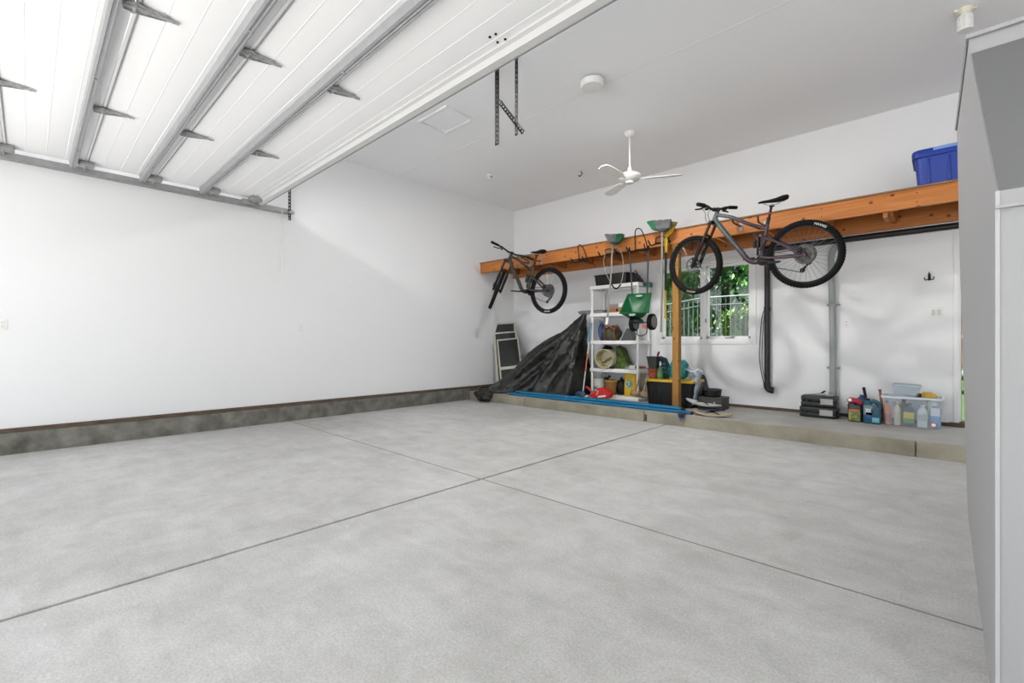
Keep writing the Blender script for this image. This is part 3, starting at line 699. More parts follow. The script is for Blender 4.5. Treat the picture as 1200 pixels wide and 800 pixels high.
    b_ = NB(); tube(b_, [(0.455, 0, 0.235), (0.462, 0, 0.13)], 0.027, 14); tube(b_, [(0.462, 0, 0.13), (0.468, 0, 0.04)], 0.013, 10); tube(b_, [(0.49, 0, 0.21), (0.495, 0, 0.13)], 0.018, 10)
    bs_ = NB(); box(bs_, (0.475, 0, 0.375), (0.13, 0.045, 0.035), 0.012, Matrix.Translation((0.475, 0, 0.375)) @ Matrix.Rotation(math.radians(-33), 4, 'Y') @ Matrix.Translation((-0.475, 0, -0.375))); obj('shock_mount', bs_, BLACKP, root)
    for k in range(5): torus(b_, 0.02, 0.004, 16, 6, M=Matrix.Translation((0.458 + k * 0.001, 0, 0.20 - 0.015 * k)) @ Matrix.Rotation(PI / 2, 4, 'X'))
    obj('rear_shock', b_, BLACKP, root)
    # fork
    b_ = NB()
    for s in (-1, 1):
        a_ = crown + Vector((0.02, s * 0.065, -0.02)); e_ = Vector((1.19, s * 0.068, -0.01)); m_ = a_.lerp(e_, 0.5)
        tube(b_, [m_ + (a_ - m_) * 0.12, m_, e_, e_ + (e_ - m_).normalized() * 0.03], [0.026, 0.025, 0.022, 0.012], 14, M=S)
    # arch over the tyre
    tube(b_, [S @ Vector((1.06, -0.065, 0.25)), S @ Vector((1.03, -0.05, 0.335)), S @ Vector((1.03, 0, 0.36)), S @ Vector((1.03, 0.05, 0.335)), S @ Vector((1.06, 0.065, 0.25))], 0.016, 10)
    tube(b_, [S @ Vector((1.205, -0.08, 0)), S @ Vector((1.205, 0.08, 0))], 0.012, 10)
    fk = obj('fork', b_, fork_paint, root)
    b_ = NB()
    for s in (-1, 1):
        a_ = crown + Vector((0.0, s * 0.065, 0.0)); e_ = Vector((1.19, s * 0.068, -0.01)); tube(b_, [a_, a_.lerp(e_, 0.5)], 0.0175, 12, M=S)
    obj('stanchion', b_, mat('dark_stanchion', (0.055, 0.035, 0.03), 0.22, metal=0.6), fk)
    b_ = NB(); box(b_, crown + Vector((0.0, 0, -0.01)), (0.05, 0.175, 0.045), 0.014, M=S); tube(b_, [crown, htop + axis * 0.03], 0.018, 12, M=S); obj('fork_crown', b_, BLACKM, fk)
    b_ = NB(); box(b_, (1.165, 0.085, 0.06), (0.035, 0.03, 0.07), 0.008, M=S); obj('brake_caliper', b_, BLACKM, fk)
    # bar, stem, grips, levers
    sc_ = htop + axis * 0.035; bc = sc_ + Vector((0.045, 0, 0.005))
    b_ = NB(); tube(b_, [sc_ - axis * 0.02, sc_ + axis * 0.02], 0.022, 14, M=S); tube(b_, [sc_, bc], 0.02, 12, M=S); tube(b_, [bc - Vector((0, 0.03, 0)), bc + Vector((0, 0.03, 0))], 0.024, 14, M=S); obj('stem', b_, BLACKM, root)
    b_ = NB(); tube(b_, [S @ (bc + Vector(p)) for p in ((-0.035, -0.39, 0.035), (-0.02, -0.20, 0.03), (0, -0.08, 0.004), (0, 0, 0), (0, 0.08, 0.004), (-0.02, 0.20, 0.03), (-0.035, 0.39, 0.035))], 0.015, 12)
    hb = obj('handlebar', b_, BLACKM, root)
    for s in (-1, 1):
        b_ = NB(); tube(b_, [S @ (bc + Vector((-0.027, s * 0.265, 0.032))), S @ (bc + Vector((-0.036, s * 0.41, 0.036)))], 0.022, 14); obj('grip', b_, RUBBER, hb)
        b_ = NB(); box(b_, bc + Vector((-0.005, s * 0.22, 0.022)), (0.045, 0.03, 0.03), 0.008, M=S)
        tube(b_, [S @ (bc + Vector(p)) for p in ((0.015, s * 0.215, 0.02), (0.045, s * 0.24, 0.005), (0.045, s * 0.30, -0.002), (0.035, s * 0.345, -0.006))], [0.013, 0.010, 0.009, 0.010], 8)
        box(b_, bc + Vector((-0.01, s * 0.19, -0.005)), (0.04, 0.035, 0.025), 0.008, M=S)
        obj('brake_lever', b_, BLACKP, hb)
        b_ = NB(); tube(b_, smooth_path([S @ (bc + Vector((0.01, s * 0.20, 0.015))), S @ (bc + Vector((0.10, s * 0.12, 0.03))), S @ (bc + Vector((0.11, s * 0.03, -0.02))), S @ (crown + Vector((0.08, s * 0.04, 0.04))), S @ (crown + Vector((0.02, s * 0.04, -0.06)))], 6), 0.003, 6)
        obj('brake_hose', b_, BLACKP, hb)
    # saddle and post
    sd = Vector((0.285, 0, 0.615))
    b_ = NB(); tube(b_, [(0.352, 0, 0.385), (0.352 - 0.02, 0, 0.45)], 0.0185, 12); tube(b_, [(0.333, 0, 0.445), (0.303, 0, 0.57)], 0.0145, 12); box(b_, (0.30, 0, 0.575), (0.05, 0.04, 0.03), 0.008)
    tube(b_, [(0.336, 0, 0.44), (0.334, 0, 0.45)], 0.022, 12)
    obj('seatpost', b_, BLACKM, root)
    b_ = NB(); rings = []
    for (x, w, zt, zb_) in ((-0.135, 0.05, 0.035, 0.01), (-0.125, 0.125, 0.042, 0.0), (-0.09, 0.145, 0.042, -0.012), (-0.03, 0.115, 0.03, -0.012), (0.03, 0.06, 0.024, -0.006), (0.09, 0.042, 0.024, 0.0), (0.125, 0.034, 0.020, 0.002), (0.138, 0.016, 0.012, 0.004)):
        ring = []
        for k in range(14):
            a = 2 * PI * k / 14; y = w / 2 * math.cos(a); zz = (zt + zb_) / 2 + (zt - zb_) / 2 * math.sin(a) * (1 if abs(math.cos(a)) < 0.8 else 0.9)
            ring.append(sd + Vector((x * 1.12, y * 1.1, zz * 1.25 + 0.12 * x * 0.0)))
        rings.append(ring)
    loft(b_, rings); sdl = obj('saddle', b_, RUBBER, root)
    b_ = NB()
    for s in (-1, 1): tube(b_, smooth_path([sd + Vector((-0.10, s * 0.03, 0.0)), sd + Vector((-0.04, s * 0.022, -0.03)), sd + Vector((0.05, s * 0.022, -0.03)), sd + Vector((0.11, s * 0.01, 0.006))], 4), 0.0035, 6)
    obj('saddle_rail', b_, DSTEEL, sdl)
    # drivetrain
    b_ = NB(); nt_ = 64; rr = 0.066
    ring = [Vector((bb.x + (rr - (0.004 if k % 2 else 0)) * math.cos(2 * PI * k / nt_), -0.05, bb.z + (rr - (0.004 if k % 2 else 0)) * math.sin(2 * PI * k / nt_))) for k in range(nt_)]
    loft(b_, [ring, [p + Vector((0, -0.003, 0)) for p in ring]]); obj('chainring', b_, BLACKM, root)
    ca = math.radians(188 if steer > -0.5 else -3)
    for s in (-1, 1):
        a = ca if s > 0 else ca + PI
        e_ = bb + Vector((0.17 * math.cos(a), 0, 0.17 * math.sin(a)))
        b_ = NB(); tube(b_, [bb + Vector((0, s * 0.065, 0)), e_ + Vector((0, s * 0.08, 0))], [0.017, 0.012], 10); ck = obj('crank_arm', b_, BLACKM, root)
        b_ = NB(); tube(b_, [e_ + Vector((0, s * 0.075, 0)), e_ + Vector((0, s * 0.19, 0))], 0.009, 8)
        for q in (-0.05, 0.045): box(b_, e_ + Vector((q, s * 0.14, 0)), (0.014, 0.10, 0.018), 0.004)
        for q in (0.095, 0.185): box(b_, e_ + Vector((0, s * q, 0)), (0.10, 0.014, 0.018), 0.004)
        box(b_, e_ + Vector((0, s * 0.14, 0)), (0.035, 0.1, 0.02), 0.005)
        obj('pedal', b_, BLACKP, ck)
    b_ = NB(); jp = (Vector((-0.03, -0.045, -0.095)), Vector((0.035, -0.045, -0.175)))
    tube(b_, [Vector((0.0, -0.07, -0.01)), Vector((-0.04, -0.08, -0.05)), jp[0]], 0.016, 10); tube(b_, [jp[0] + Vector((0, -0.012, 0)), jp[1] + Vector((0, -0.012, 0))], 0.010, 8); tube(b_, [jp[0] + Vector((0, 0.012, 0)), jp[1] + Vector((0, 0.012, 0))], 0.010, 8)
    for q in jp: tube(b_, [q + Vector((0, -0.006, 0)), q + Vector((0, 0.006, 0))], 0.026, 14)
    obj('derailleur', b_, BLACKP, root)
    b_ = NB()
    tube(b_, [(0.0, -0.045, 0.062), (bb.x, -0.052, bb.z + 0.064)], 0.005, 6); tube(b_, [jp[1] + Vector((0, 0, -0.025)), (bb.x - 0.01, -0.052, bb.z - 0.064)], 0.005, 6); tube(b_, [(0.05, -0.045, -0.03), jp[0] + Vector((0.02, 0, 0.02))], 0.005, 6)
    obj('chain', b_, mat('dark_chain', (0.09, 0.085, 0.08), 0.4, metal=0.8), root)
    b_ = NB(); box(b_, (0.035, 0.075, 0.06), (0.04, 0.03, 0.06), 0.008); obj('rear_caliper', b_, BLACKM, root)
    b_ = NB(); box(b_, (0.325, 0, 0.50), (0.03, 0.03, 0.035), 0.008); obj('rear_reflector', b_, mat('red_reflector', (0.35, 0.03, 0.02), 0.3), root)
    return root
MAUVE = bpy.data.materials.new('mauve_to_teal_paint'); MAUVE.use_nodes = True
nt = MAUVE.node_tree; b0 = nt.nodes['Principled BSDF']; b0.inputs['Roughness'].default_value = 0.3; b0.inputs['Metallic'].default_value = 0.25
tc = nt.nodes.new('ShaderNodeTexCoord'); sx = nt.nodes.new('ShaderNodeSeparateXYZ'); rp = nt.nodes.new('ShaderNodeValToRGB')
ax = nt.nodes.new('ShaderNodeMath'); ax.operation = 'MULTIPLY_ADD'; ax.inputs[1].default_value = 0.7; ax.inputs[2].default_value = 0.05
nt.links.new(tc.outputs['Object'], sx.inputs[0]); nt.links.new(sx.outputs['X'], ax.inputs[0]); nt.links.new(ax.outputs[0], rp.inputs['Fac']); nt.links.new(rp.outputs['Color'], b0.inputs['Base Color'])
rp.color_ramp.elements[0].position = 0.45; rp.color_ramp.elements[0].color = (0.055, 0.036, 0.05, 1); rp.color_ramp.elements[1].position = 0.66; rp.color_ramp.elements[1].color = (0.11, 0.15, 0.145, 1)
GREYB = mat('dark_grey_frame_paint', (0.035, 0.035, 0.032), 0.35)
cR = PY(943, 298, 5.84); cF = PY(821, 310, 5.84)
BIKE2 = bike('mountain_bike', 'mauve mountain bike hung side-on right of the wooden post', (cR.x, 5.84, cR.z), PI, math.asin((cF.z - cR.z) / 1.2), math.radians(-13), MAUVE, math.radians(62), math.radians(-98), BLACKM, math.radians(-13))
cR = PY(642.5, 340.5, 5.77)
BIKE1 = bike('mountain_bike', 'dark grey mountain bike with turned front wheel, hung left near the corner', (cR.x, 5.77, cR.z), PI, math.radians(5.5), math.radians(-47), GREYB, math.radians(-85), math.radians(-90), BLACKP)

# ------------------------------------------------------------------ storage hooks on the front beam
YBF = 6.11
def storage_hook(px, py, w, h, label, reach=0.20):
    p = PY(px, py, YBF)         # middle of the prong level
    t = thing('storage_hook', label, 'hook', (p.x, YBF, p.z), group=None)
    b_ = NB(); box2(b_, (-w * 0.6, -0.006, -0.015), (w * 0.6, 0.001, 0.012), 0.003)
    for s in (-1, 1): tube(b_, [(s * w * 0.5, -0.005, 0), (s * w * 0.5, -0.010, 0)], 0.008, 8)
    obj('mounting_bar', b_, BLACKM, t)
    b_ = NB(); q = smooth_path([(-w * 0.5, -0.012, 0.0), (-w * 0.42, -0.05, h * 0.45), (-w * 0.25, -0.10, h * 0.9), (0, -0.115, h), (w * 0.25, -0.10, h * 0.9), (w * 0.42, -0.05, h * 0.45), (w * 0.5, -0.012, 0)], 6)
    tube(b_, q, 0.008, 8); obj('arch', b_, BLACKM, t)
    for s in (-1, 1):
        b_ = NB(); tube(b_, smooth_path([(s * w * 0.5, -0.010, -0.004), (s * w * 0.62, -0.08, -0.035), (s * w * 0.68, -reach * 0.7, -0.03), (s * w * 0.72, -reach, 0.025)], 6), 0.0095, 8); obj('prong', b_, BLACKM, t)
    return t
storage_hook(684, 305, 0.15, 0.23, 'empty black arched hook on the beam left of the smaller broom')
storage_hook(717, 297, 0.20, 0.05, 'black hook holding up the smaller green and grey broom', 0.16)
storage_hook(752, 292, 0.19, 0.28, 'black arched hook above the green spreader')
storage_hook(777, 284, 0.20, 0.06, 'black hook holding the long broom and the yellow snow brush', 0.16)
def bike_hook(x, z, label):
    t = thing('bike_hook', label, 'hook', (x, YBF, z))
    b_ = NB(); box2(b_, (-0.02, -0.008, -0.06), (0.02, 0.001, 0.06), 0.003); obj('hook_plate', b_, DSTEEL, t)
    b_ = NB(); tube(b_, smooth_path([(0, -0.006, 0.0), (0, -0.12, -0.01), (0, -0.26, -0.012), (0, -0.305, 0.0), (0, -0.315, 0.05)], 6), 0.010, 8); obj('hook_arm', b_, BLACKP, t)
for B_, nm in ((BIKE2, 'mauve'), (BIKE1, 'dark grey')):
    for q, wh in ((Vector((0.74, 0, 0.50)), 'front'), (Vector((0.46, 0, 0.345)), 'rear')):
        w_ = B_.matrix_basis @ q
        bike_hook(w_.x, max(w_.z - 0.012, ZB0 + 0.05), 'padded arm hook under the %s end of the %s bicycle top tube' % (wh, nm))

# ------------------------------------------------------------------ broadcast spreader
GREEN = mat('spreader_green', (0.005, 0.10, 0.03), 0.4, var=0.15, vscale=6)
GREEND = mat('spreader_dark', (0.02, 0.03, 0.025), 0.5)
DGREY = mat('dark_grey_tube', (0.05, 0.05, 0.052), 0.4, metal=0.3)
Ysp = 5.95
c0 = PY(744, 358, Ysp)
spd = thing('broadcast_spreader', 'green two-wheeled lawn spreader hanging by its handle from a hook', 'spreader', c0)
def W(px, py, Y): return PY(px, py, Y) - c0
b_ = NB()
# hopper: a wide trough with its open mouth turned up and towards the room
o = [W(736, 345, 6.03), W(763, 343.5, 6.03), W(760, 366, 5.83), W(726, 367, 5.83)]      # mouth
i_ = [W(741, 366, 6.05), W(757, 365, 6.05), W(753, 373, 5.98), W(737, 373.5, 5.98)]     # bottom
N_ = len(o)
vo = [b_.verts.new(p) for p in o]; vi = [b_.verts.new(p) for p in i_]
cen = sum(o, Vector()) / 4
vo2 = [b_.verts.new(p + (cen - p) * 0.06) for p in o]; vi2 = [b_.verts.new(p + (cen - p) * 0.06) for p in i_]
for k in range(4):
    j = (k + 1) % 4
    b_.faces.new((vo[k], vo[j], vi[j], vi[k])); b_.faces.new((vo2[j], vo2[k], vi2[k], vi2[j])); b_.faces.new((vo[j], vo[k], vo2[k], vo2[j]))
b_.faces.new(vi[::-1]); b_.faces.new(vi2)
bmesh.ops.bevel(b_, geom=[e for e in b_.edges if e.calc_length() > 0.02], offset=0.014, segments=3, affect='EDGES')
hop = obj('hopper', b_, GREEN, spd, smooth=60)
b_ = NB(); tube(b_, o + [o[0]], 0.010, 8); obj('rim', b_, GREEN, hop)
b_ = NB()
def oval(px, py, Y, rx, rz): 
    c = W(px, py, Y); n = 16
    f = [c + Vector((rx * math.cos(2 * PI * k / n), 0, rz * math.sin(2 * PI * k / n))) for k in range(n)]
    loft(b_, [f, [p + Vector((0, -0.006, 0)) for p in f]])
oval(741, 368.5, 5.84, 0.055, 0.018)
obj('label', b_, mat('pale_label', (0.30, 0.42, 0.33), 0.6), hop)
b_ = NB(); oval(749, 346.5, 6.0, 0.055, 0.014); obj('label', b_, mat('pale_label', (0.30, 0.42, 0.33), 0.6), hop)
for (pa, pb) in (((741, 345), (737.5, 290)), ((758.5, 343), (760, 288))):
    b_ = NB(); tube(b_, [W(*pa, 6.03), W((pa[0] + pb[0]) / 2, (pa[1] + pb[1]) / 2, 6.02), W(*pb, 5.97)], 0.011, 10); obj('handle_tube', b_, DGREY, spd)
b_ = NB(); tube(b_, smooth_path([W(737.5, 290, 5.97), W(739, 294.5, 5.95), W(750, 293, 5.94), W(759, 292, 5.95), W(760, 288, 5.97)], 5), 0.012, 10); obj('handle_grip', b_, RUBBER, spd)
axl = W(752, 378, 6.0); xa_, xb_ = W(743, 379, 6.0), W(764, 377, 6.0)
for p in (xa_, xb_):
    b_ = NB(); MH = Matrix.Translation(p) @ Matrix.Rotation(PI / 2, 4, 'Y')
    lathe(b_, [(0.088, -0.032), (0.112, -0.025), (0.115, 0), (0.112, 0.025), (0.088, 0.032)], 28, MH); w_ = obj('wheel', b_, RUBBER, spd)
    b_ = NB(); lathe(b_, [(0.03, -0.036), (0.085, -0.034), (0.085, 0.034), (0.03, 0.036)], 24, MH)
    obj('wheel_disc', b_, mat('pale_grey_wheel', (0.22, 0.205, 0.20), 0.5), w_)
b_ = NB(); tube(b_, [xa_, xb_], 0.01, 8); tube(b_, smooth_path([xa_ + (xb_ - xa_) * 0.25, W(747, 392, 5.98), W(757, 391, 5.98), xa_ + (xb_ - xa_) * 0.75], 5), 0.008, 8); obj('axle_frame', b_, DGREY, spd)
b_ = NB(); lathe(b_, [(0.02, 0.05), (0.075, 0.02), (0.09, -0.01), (0.03, -0.04)], 20, Matrix.Translation(W(747, 376, 5.98))); obj('spinner', b_, GREEND, spd)
b_ = NB(); box(b_, W(755, 383, 5.96), (0.05, 0.04, 0.035), 0.008, Matrix.Identity(4)); tube(b_, [W(753, 380, 5.96), W(758, 385, 5.95)], 0.012); obj('gear_cover', b_, mat('orange_red_plastic', (0.62, 0.13, 0.06), 0.4), spd)

# ------------------------------------------------------------------ brooms, brush, loop
BR_G = mat('green_bristles', (0.02, 0.16, 0.07), 0.8, var=0.3, vscale=40, stretch=(8, 8, 1))
BR_D = mat('grey_bristles', (0.17, 0.17, 0.175), 0.85, var=0.35, vscale=40, stretch=(8, 8, 1))
BR_B = mat('brown_bristles', (0.30, 0.22, 0.10), 0.85, var=0.35, vscale=40)
PALEM = mat('pale_broom_handle', (0.24, 0.235, 0.22), 0.45)
def broom(name, label, head, top_l, top_r, bot_l, bot_r, hpts, split, cols, Y, hr, tip=None):
    p0 = PY(*head, Y); t = thing(name, label, 'broom', p0)
    def w(px, py, dy=0): return PY(px, py, Y + dy) - p0
    def seg(f0, f1, m):
        b_ = NB(); n = max(4, int(22 * (f1 - f0))); L = lambda a, c, f: (a[0] + (c[0] - a[0]) * f, a[1] + (c[1] - a[1]) * f)
        rng = random.Random(int(px_sum * 13 + f0 * 100))
        for k in range(n):
            for dy in (-0.03, -0.01, 0.01, 0.03):
                f = f0 + (f1 - f0) * (k + rng.random()) / n
                a = w(*L(bot_l, bot_r, f), dy * 0.6); c = w(*L(top_l, top_r, f), dy * 1.3) + Vector((rng.uniform(-.01, .01), 0, rng.uniform(-.012, .012)))
                tube(b_, [a, c], [0.008, 0.012], 5)
        # packed core
        q = [w(*L(bot_l, bot_r, f0)), w(*L(bot_l, bot_r, f1)), w(*L(top_l, top_r, f1)), w(*L(top_l, top_r, f0))]
        loft(b_, [[p + Vector((0, -0.035, 0)) for p in q], [p + Vector((0, 0.035, 0)) for p in q]])
        obj('bristles', b_, m, t, smooth=60)
    px_sum = sum(head)
    seg(0.0, split, cols[0]); seg(split, 1.0, cols[1])
    b_ = NB(); q = [w(bot_l[0] - 0.3, bot_l[1] + 0.3), w(bot_r[0] + 0.3, bot_r[1] + 0.3), w((bot_l[0] + bot_r[0]) / 2 + 1.5, max(bot_l[1], bot_r[1]) + 3), w((bot_l[0] + bot_r[0]) / 2 - 1.5, max(bot_l[1], bot_r[1]) + 3)]
    loft(b_, [[p + Vector((0, -0.03, 0)) for p in q], [p + Vector((0, 0.03, 0)) for p in q]]); obj('broom_head', b_, GREEND, t)
    b_ = NB(); tube(b_, [w(*p) for p in hpts], hr, 10); h = obj('handle', b_, PALEM, t)
    if tip:
        b_ = NB(); tube(b_, [w(*hpts[-1]), w(*tip)], hr * 1.7, 10); obj('grip', b_, WPLAS, h)
    return t
broom('broom', 'smaller broom with grey and green bristles hung head-up above the white shelf', (718, 286), (709.5, 275), (731, 274.5), (714, 283.5), (727, 283), [(718, 286), (715.5, 330), (712, 372)], 0.6, (BR_D, BR_G), 5.96, 0.013, (711, 380))
broom('broom', 'long green and grey broom hung head-up beside the wooden post', (776, 271), (759, 260), (786, 257.5), (765, 269), (785, 267), [(776, 270), (775.6, 330), (774.6, 389)], 0.28, (BR_G, BR_D), 5.93, 0.014)
YEL = mat('yellow_plastic', (0.66, 0.42, 0.02), 0.5, var=0.1, vscale=5)
p0 = PY(782, 300, 6.045)
sb = thing('snow_brush', 'yellow snow brush with brown bristles hanging between broom and post', 'brush', p0)
def w(px, py, dy=0): return PY(px, py, 6.045 + dy) - p0
b_ = NB()
for k in range(60):
    f = random.random(); a = w(786 + 5 * f, 268 - 3.5 * f, random.uniform(-.02, .02)); c = w(785.5 + 8 * f, 259.5 + 1.0 * f, random.uniform(-.03, .03)); tube(b_, [a, c], [0.006, 0.012], 5)
q = [w(785, 268), w(791, 265), w(793, 260.5), w(785.5, 260)]; loft(b_, [[p + Vector((0, -.025, 0)) for p in q], [p + Vector((0, .025, 0)) for p in q]])
obj('bristles', b_, BR_B, sb, smooth=60)
b_ = NB(); q = [w(779, 276), w(784, 271), (w(789.5, 265.5)), w(791.5, 264.5), w(788, 273), w(783, 277), w(782, 296), w(779.5, 296)]
loft(b_, [[p + Vector((0, -.02, 0)) for p in q], [p + Vector((0, .02, 0)) for p in q]]); obj('brush_head', b_, YEL, sb, smooth=0)
b_ = NB(); tube(b_, [w(780.5, 294), w(779.8, 340)], 0.014, 10); obj('shaft', b_, BLACKP, sb)
b_ = NB(); tube(b_, [w(779.8, 338), w(779.8, 368), w(779.8, 373)], [0.013, 0.013, 0.018], 10); obj('handle', b_, YEL, sb)

p0 = PY(719, 310, 6.0)
lpz = thing('hanging_loop', 'pale wire loop with a dark padded base hanging from the broom hook', 'loop', p0)
def w(px, py, dy=0): return PY(px, py, 6.0 + dy) - p0
b_ = NB(); tube(b_, smooth_path([w(717, 333), w(711, 322), w(707.5, 309), w(709, 298), w(713, 291.5), w(719, 290, -0.02), w(725, 291), w(729, 299), w(730.5, 312), w(729.5, 325), w(727, 333)], 6), 0.0055, 8); obj('wire_frame', b_, PALEM, lpz)
b_ = NB(); tube(b_, smooth_path([w(716, 332), w(719, 336.5), w(723, 338), w(727.5, 333)], 6), 0.011, 8); obj('padded_base', b_, RUBBER, lpz)
# ------------------------------------------------------------------ white plastic shelf unit
ZS = 0.152                                     # top of the concrete step
SX0, SX1, SY0, SY1 = -4.41, -3.50, 6.60, 7.02
TZ = [2.045, 1.583, 1.12, 0.652, 0.215]        # tops of the tiers
un = thing('shelving_unit', 'white plastic five-tier shelving unit holding garden odds and ends', 'shelving', ((SX0 + SX1) / 2, (SY0 + SY1) / 2, ZS))
for zt in TZ:
    b_ = NB(); box2(b_, (SX0, SY0, zt - 0.060), (SX1, SY0 + 0.02, zt), 0.005); box2(b_, (SX0, SY1 - 0.02, zt - 0.060), (SX1, SY1, zt), 0.005)
    box2(b_, (SX0, SY0 + 0.02, zt - 0.060), (SX0 + 0.02, SY1 - 0.02, zt), 0.005); box2(b_, (SX1 - 0.02, SY0 + 0.02, zt - 0.060), (SX1, SY1 - 0.02, zt), 0.005)
    for k in range(9): box2(b_, (SX0 + 0.02, SY0 + 0.022 + 0.042 * k, zt - 0.014), (SX1 - 0.02, SY0 + 0.058 + 0.042 * k, zt - 0.002))
    obj('shelf_tier', b_, WPLAS, un, world=True)
for x in (SX0 + 0.03, SX1 - 0.03):
    for y in (SY0 + 0.03, SY1 - 0.03):
        b_ = NB()
        for za, zb2 in [(ZS, TZ[4] - 0.06)] + [(TZ[k + 1], TZ[k] - 0.06) for k in range(4)]:
            cyl(b_, (x, y, za), (x, y, zb2), 0.022, 16); cyl(b_, (x, y, za), (x, y, za + 0.03), 0.027, 16)
        obj('shelf_post', b_, WPLAS, un, world=True)

def tub(b_, w, d, h, w2, d2, t=0.004, r=0.03, M=None, z0=0.0):
    rings = [rrect(w, d, r, z0), rrect(w2, d2, r, z0 + h), rrect(w2 - 2 * t, d2 - 2 * t, r, z0 + h), rrect(w - 2 * t, d - 2 * t, r, z0 + t)]
    loft(b_, rings, True, True, M)
def lid(b_, w, d, z, h=0.03, r=0.035, lip=0.014, M=None):
    rings = [rrect(w, d, r, z - h), rrect(w, d, r, z), rrect(w - 0.03, d - 0.03, r, z + 0.006), rrect(w - 0.06, d - 0.06, r, z + 0.001)]
    loft(b_, rings, True, True, M)

# ---- top tier
BLK_BIN = mat('black_bin_plastic', (0.02, 0.02, 0.018), 0.45, var=0.3, vscale=14)
zt = TZ[0]
def X_at(px, Y): return PY(px, 400, Y).x
x0, x1 = X_at(697, 6.72), X_at(735, 6.72)
t = thing('storage_bin', 'black ribbed bin on the top tier of the white shelf', 'bin', ((x0 + x1) / 2, 6.82, zt))
b_ = NB(); tub(b_, (x1 - x0) * 0.94, 0.22, 0.19, x1 - x0, 0.25, 0.005); obj('bin_body', b_, BLK_BIN, t)
b_ = NB()
for k in range(9): box(b_, (-(x1 - x0) * 0.42 + (x1 - x0) * 0.105 * k, -0.122, 0.10), (0.012, 0.006, 0.15), M=None)
obj('ribs', b_, BLK_BIN, t)
b_ = NB(); rim = rrect(x1 - x0 + 0.01, 0.26, 0.03, 0.185); tube(b_, rim, 0.008, 6, closed=True); obj('rim', b_, BLK_BIN, t)
p = PY(742, 331, 6.75)
t = thing('black_wedge', 'small black wedge-shaped bag on the right end of the top tier', 'bag', (p.x + 0.01, 6.80, zt))
b_ = NB(); prism(b_, [(-0.04, 0), (0.10, 0), (0.105, 0.05), (0.03, 0.14), (-0.02, 0.19), (-0.04, 0.18)], -0.08, 0.10); bmesh.ops.bevel(b_, geom=b_.edges[:], offset=0.012, segments=2, affect='EDGES'); obj('bag_body', b_, BLACKP, t)
b_ = NB(); tube(b_, smooth_path([(-0.02, 0.0, 0.185), (0.01, -0.01, 0.22), (0.04, 0, 0.15)], 5), 0.006, 6); obj('strap', b_, RUBBER, t)
TEAL = mat('dark_teal_plastic', (0.01, 0.13, 0.13), 0.45)
p = PY(756, 333.5, 6.80)
t = thing('teal_level', 'dark teal flat case wedged at the right end of the top shelf tier', 'case', (p.x, 6.80, p.z))
b_ = NB(); box(b_, (0, 0, 0), (0.22, 0.10, 0.075), 0.012, Matrix.Rotation(math.radians(6), 4, 'Y')); obj('case_body', b_, TEAL, t)
b_ = NB(); box(b_, (0, -0.052, 0.0), (0.16, 0.008, 0.02), 0.003, Matrix.Rotation(math.radians(6), 4, 'Y')); obj('case_ridge', b_, GREEND, t)

# ---- second tier
zt = TZ[1]
LG = mat('light_grey_tray', (0.32, 0.33, 0.34), 0.4, metal=0.3)
xa, xb = X_at(678, 6.7), X_at(709, 6.7)
t = thing('paint_tray', 'grey metal tray jutting left from the second tier of the white shelf', 'tray', ((xa + xb) / 2, 6.78, zt))
b_ = NB(); tub(b_, (xb - xa) * 0.93, 0.20, 0.05, xb - xa, 0.26, 0.004, 0.02); obj('tray_body', b_, LG, t)
b_ = NB()
for k in range(5): tube(b_, [(-(xb - xa) * 0.44, -0.09 + 0.045 * k, 0.052), ((xb - xa) * 0.44, -0.09 + 0.045 * k, 0.052)], 0.009, 6)
obj('roller_rods', b_, DGREY, t)
OR_BOX = mat('tan_orange_box', (0.40, 0.18, 0.07), 0.7, var=0.2, vscale=10)
xa, xb = X_at(712, 6.7), X_at(731, 6.7)
t = thing('cardboard_box', 'tan orange box on the second shelf tier left of the spreader', 'box', ((xa + xb) / 2, 6.79, zt))
b_ = NB(); box2(b_, (-(xb - xa) / 2, -0.11, 0), ((xb - xa) / 2, 0.11, 0.085), 0.006); obj('box_body', b_, OR_BOX, t)
b_ = NB(); box2(b_, (0.02, -0.1115, 0.02), (0.06, -0.1085, 0.06)); obj('printed_mark', b_, BLACKP, t)
b_ = NB(); box2(b_, (-(xb - xa) / 2, -0.014, 0.0845), ((xb - xa) / 2, 0.014, 0.0862)); obj('tape', b_, mat('pale_tape', (0.6, 0.55, 0.45), 0.5), t)
t = thing('grey_box', 'grey and white carton lying on the tan orange box', 'box', ((xa + xb) / 2 + 0.02, 6.80, zt + 0.0865))
b_ = NB(); box2(b_, (-(xb - xa) / 2, -0.10, 0), (0.03, 0.10, 0.06), 0.004); obj('box_body', b_, mat('grey_carton', (0.28, 0.28, 0.28), 0.6), t)
b_ = NB(); box2(b_, (0.0305, -0.10, 0), ((xb - xa) / 2 - 0.01, 0.10, 0.06), 0.004); obj('white_panel', b_, WPLAS, t)

